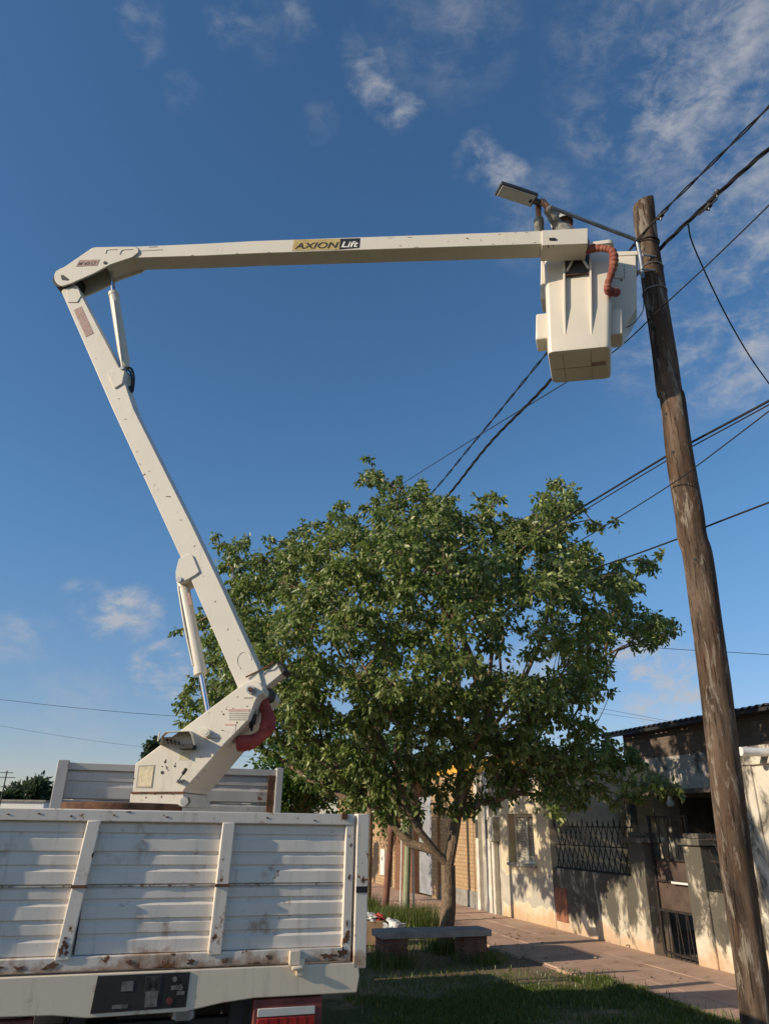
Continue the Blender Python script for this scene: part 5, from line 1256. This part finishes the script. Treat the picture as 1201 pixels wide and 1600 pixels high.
def grow(clumps, seed, per, lsize, droop=.55, wr=.46, twigs=True):
    r = np.random.default_rng(seed); C = []; D = []; tw_ = MB()
    for (p, rad_, *_) in clumps:
        ns = max(6, int(per*(rad_/.38)**1.7))
        for _ in range(ns):
            d = r.normal(size=3); d /= np.linalg.norm(d); d[2] = d[2]*.8 + .12
            rr_ = rad_*r.uniform(.25, 1.05)
            tip = np.array(p) + d*rr_*np.array([1, 1, .85])
            base_ = np.array(p) + d*rr_*.35
            nl = r.integers(6, 10)
            for k in range(nl):                      # leaflets along the outer part of a drooping twig
                t = .25 + .75*k/(nl-1); c = base_*(1-t) + tip*t; c[2] -= .06*t*t
                side = r.normal(size=3)*.55; ld = d*.55 + side; ld[2] -= droop + r.uniform(0, .35)
                C.append(c + r.normal(size=3)*.02); D.append(ld)
            if twigs and r.random() < .35: tw_.tube([Vector(p), Vector(tip)], .004, 3, cap=False)
    C = np.array(C); D = np.array(D); n = len(C)
    sz = r.uniform(.55, 1.35, n)*lsize
    V, Q = leaf_mesh(C, D, sz, sz*wr*r.uniform(.85, 1.2, n), seed); return V, Q, tw_
V, Q, tw_ = grow(clumps, 3, 23, .094)
print('clumps', len(clumps), 'leaves', len(Q)//2)
V = V - np.array(TRK)[None]
cr = np_mesh('crown', V, Q, MT['leaf'], tree); cr['kind'] = 'stuff'
t_o = tw_.build('twigs', MT['bark'], tree); t_o['kind'] = 'stuff'

def small_tree(name, u, v, Y, wpx, hpx, label, mt, lsize, n, seed, per=10, group='trees and bushes behind the truck'):
    c = atY(u, v, Y); s_ = (c-O).dot(FW)/FPX; rx, rz = wpx*s_/2, hpx*s_/2
    base_ = Vector((c.x, c.y, 0)); t = thing(name, base_, label, 'tree', group)
    rs = random.Random(seed); cl_ = []
    for k in range(n):
        d = Vector((rs.gauss(0, 1), rs.gauss(0, 1), rs.gauss(0, 1))).normalized(); f = rs.uniform(.35, 1)*(1+.18*math.sin(4*d.x+seed)*math.sin(5*d.z+2))
        cl_.append((c + Vector((d.x*rx*f, d.y*rx*f, d.z*rz*f)), .36*rx*rs.uniform(.7, 1.2)))
    q = MB(); q.tube(smoothpath([base_ - ZU*.1, base_ + ZU*(c.z*.5) + Vector((.1*rx, 0, 0)), c], 4), [max(.07, .06*rx)]*4 + [max(.06, .05*rx)]*4 + [.03*rx+.02], 8); q.build('trunk', MT['bark'], t, smooth=True)
    q = MB()
    for p, r_ in cl_[::2]: q.tube([base_.lerp(c, .75), p], [.03*rx+.01, .012], 5)
    q.build('branches', MT['bark'], t, smooth=True)
    r = np.random.default_rng(seed); C = []; D = []
    for p, r_ in cl_:
        m_ = int(per*9); o = r.normal(size=(m_, 3)); o /= np.linalg.norm(o, axis=1, keepdims=True); o *= r.uniform(.3, 1.1, (m_, 1))*r_
        C.append(np.array(p)+o); D.append(o/r_ + np.array([0, 0, -.5]) + r.normal(size=(m_, 3))*.5)
    C = np.concatenate(C); D = np.concatenate(D); sz = r.uniform(.7, 1.3, len(C))*lsize
    V, Q = leaf_mesh(C, D, sz, sz*.5, seed); o = np_mesh('crown', V-np.array(base_)[None], Q, MT[mt], t); o['kind'] = 'stuff'
small_tree('bushy_tree', 470, 1222, 19, 150, 130, 'bright green bushy tree behind the headboard right end', 'leaf2', .13, 60, 21)
small_tree('bushy_tree', 560, 1205, 24, 170, 150, 'bright green tree in the gap left of the brown pole', 'leaf2', .15, 60, 22)
small_tree('bushy_tree', 246, 1180, 23, 50, 44, 'small dark shrub crown peeking out left of the turret', 'leaf3', .14, 26, 27)
small_tree('far_tree', 50, 1244, 75, 68, 42, 'dark round far tree at the left behind the headboard post', 'leaf3', .45, 60, 23, 12)
small_tree('far_tree', 8, 1250, 72, 26, 30, 'small dark far tree at the left image edge', 'leaf3', .4, 24, 24, 10)

# ================================================================== GRASS AND WEEDS
def blades(n, region, hmin, hmax, seed, dens=None):
    r = np.random.default_rng(seed); P = []
    while len(P) < n:
        a_, b_ = r.uniform(region[0], region[1]), r.uniform(region[2], region[3])
        if dens is None or r.random() < dens(a_, b_): P.append((a_, b_))
    P = np.array(P); base_ = P[:, :1]*np.array(SD)[None] + P[:, 1:]*np.array(SR)[None]; base_[:, 2] = np.where(P[:, 1] > 5.7, .018, -.016)
    h = r.uniform(hmin, hmax, n); an = r.uniform(0, 2*np.pi, n); ln = r.uniform(.1, .6, n)
    w = r.uniform(.003, .006, n)
    s = np.stack([np.cos(an), np.sin(an), 0*an], 1); f = np.stack([-np.sin(an), np.cos(an), 0*an], 1)
    m1 = base_ + f*(h*ln*.35)[:, None] + np.array([0, 0, 1])*(h*.6)[:, None]; tp_ = base_ + f*(h*ln)[:, None] + np.array([0, 0, 1])*h[:, None]
    V = np.stack([base_-s*w[:, None], base_+s*w[:, None], m1+s*w[:, None]*.8, tp_, m1-s*w[:, None]*.8], 1).reshape(-1, 3)
    k = (np.arange(n)*5)[:, None]; Q = np.concatenate([k+np.array([[0, 1, 2, 4]])], 0); T = k+np.array([[4, 2, 3, 3]])
    return V, Q, k+np.array([[4, 2, 3]])
def grass_obj(name, parts, label):
    Vs = []; Qs = []; off = 0
    for V, Q, T in parts:
        Vs.append(V); Qs += [Q+off]; T4 = np.concatenate([T, T[:, 2:3]], 1)+off; off += len(V); Qs.append(None); Qs[-1] = T4
    V = np.concatenate(Vs); 
    # tips as tiny quads: duplicate the tip vertex so that every face has four corners
    quads = np.concatenate([x for i, x in enumerate(Qs) if i % 2 == 0]); tri = np.concatenate([x for i, x in enumerate(Qs) if i % 2 == 1])
    tipv = V[tri[:, 3]] + np.array([.0012, 0, -.002]); k0 = len(V); V = np.concatenate([V, tipv]); tri[:, 3] = k0 + np.arange(len(tri))
    o = np_mesh(name, V, np.concatenate([quads, tri]), MT['blade']); tag(o, label, 'grass', kind='stuff'); return o
def dn(a_, b_):
    v = math.sin(a_*1.9+b_*.7)+math.sin(b_*2.3-a_*.9+1.0)+.6*math.sin(a_*4.1+b_*3.3)
    path_ = 1 if a_ < 8.75+.25*math.sin(b_*3.1) else (.10 if a_ < 9.9 else .05)
    return max(.03, min(1, .58+.34*v))*path_
tk_a, tk_b = TRK.dot(SD), TRK.dot(SR)
grass_obj('verge_grass', [blades(52000, (6.3, 10.6, 2.5, 5.85), .02, .07, 1, dn), blades(6000, (10.2, 17.5, 2.5, 5.75), .02, .08, 2, dn), blades(4400, (6.4, 9.5, 5.55, 6.12), .03, .09, 12, lambda a_, b_: 1.0 if b_ < 5.74+.16*math.sin(a_*3.1)+.10*math.sin(a_*7.7+1)+.05*math.sin(a_*19) else .02)], 'short patchy green grass on the verge in front of the bench')
w1_ = gr(634, 1446); w2 = gr(600, 1438); 
def patch(c, ra, n, h0, h1, seed): 
    a_, b_ = c.dot(SD), c.dot(SR); return blades(n, (a_-ra, a_+ra, b_-ra, b_+ra), h0, h1, seed, lambda x, y: max(0, 1-math.hypot(x-a_, y-b_)/ra))
grass_obj('weeds', [patch(w1_, .8, 2600, .1, .42, 4), patch(w2, .5, 900, .1, .3, 5), patch(gr(574, 1424), .4, 700, .1, .4, 6), patch(TRK, .42, 1300, .06, .26, 7), patch(st(10.8, 5.0), .45, 900, .04, .16, 8), patch(st(10.8, 3.6), .5, 900, .05, .25, 9)], 'tall weeds round the tree trunk, the bench legs and the verge poles')

# fallen leaves on the pavement and the trodden earth
nl_ = 170; r_ = np.random.default_rng(31)
aa_ = r_.uniform(8.6, 15.5, nl_); bb_ = np.clip(r_.normal(5.9, .95, nl_), 3.2, 7.75)
CC = aa_[:, None]*np.array(SD)[None] + bb_[:, None]*np.array(SR)[None]; CC[:, 2] = np.where(bb_ > 5.75, .030, .004)
DD = r_.normal(size=(nl_, 3)); DD[:, 2] *= .12
sz_ = r_.uniform(.04, .085, nl_); V, Q = leaf_mesh(CC, DD, sz_, sz_*.5, 8)
V[:, 2] = np.maximum(V[:, 2], np.repeat(CC[:, 2], 6)-.001)
tag(np_mesh('leaf_litter', V, Q, plain('dry_leaf', (.27, .20, .11), .8, 0, .5, 3)), 'dry fallen leaves scattered over the pavement and bare earth', 'leaves', kind='stuff')
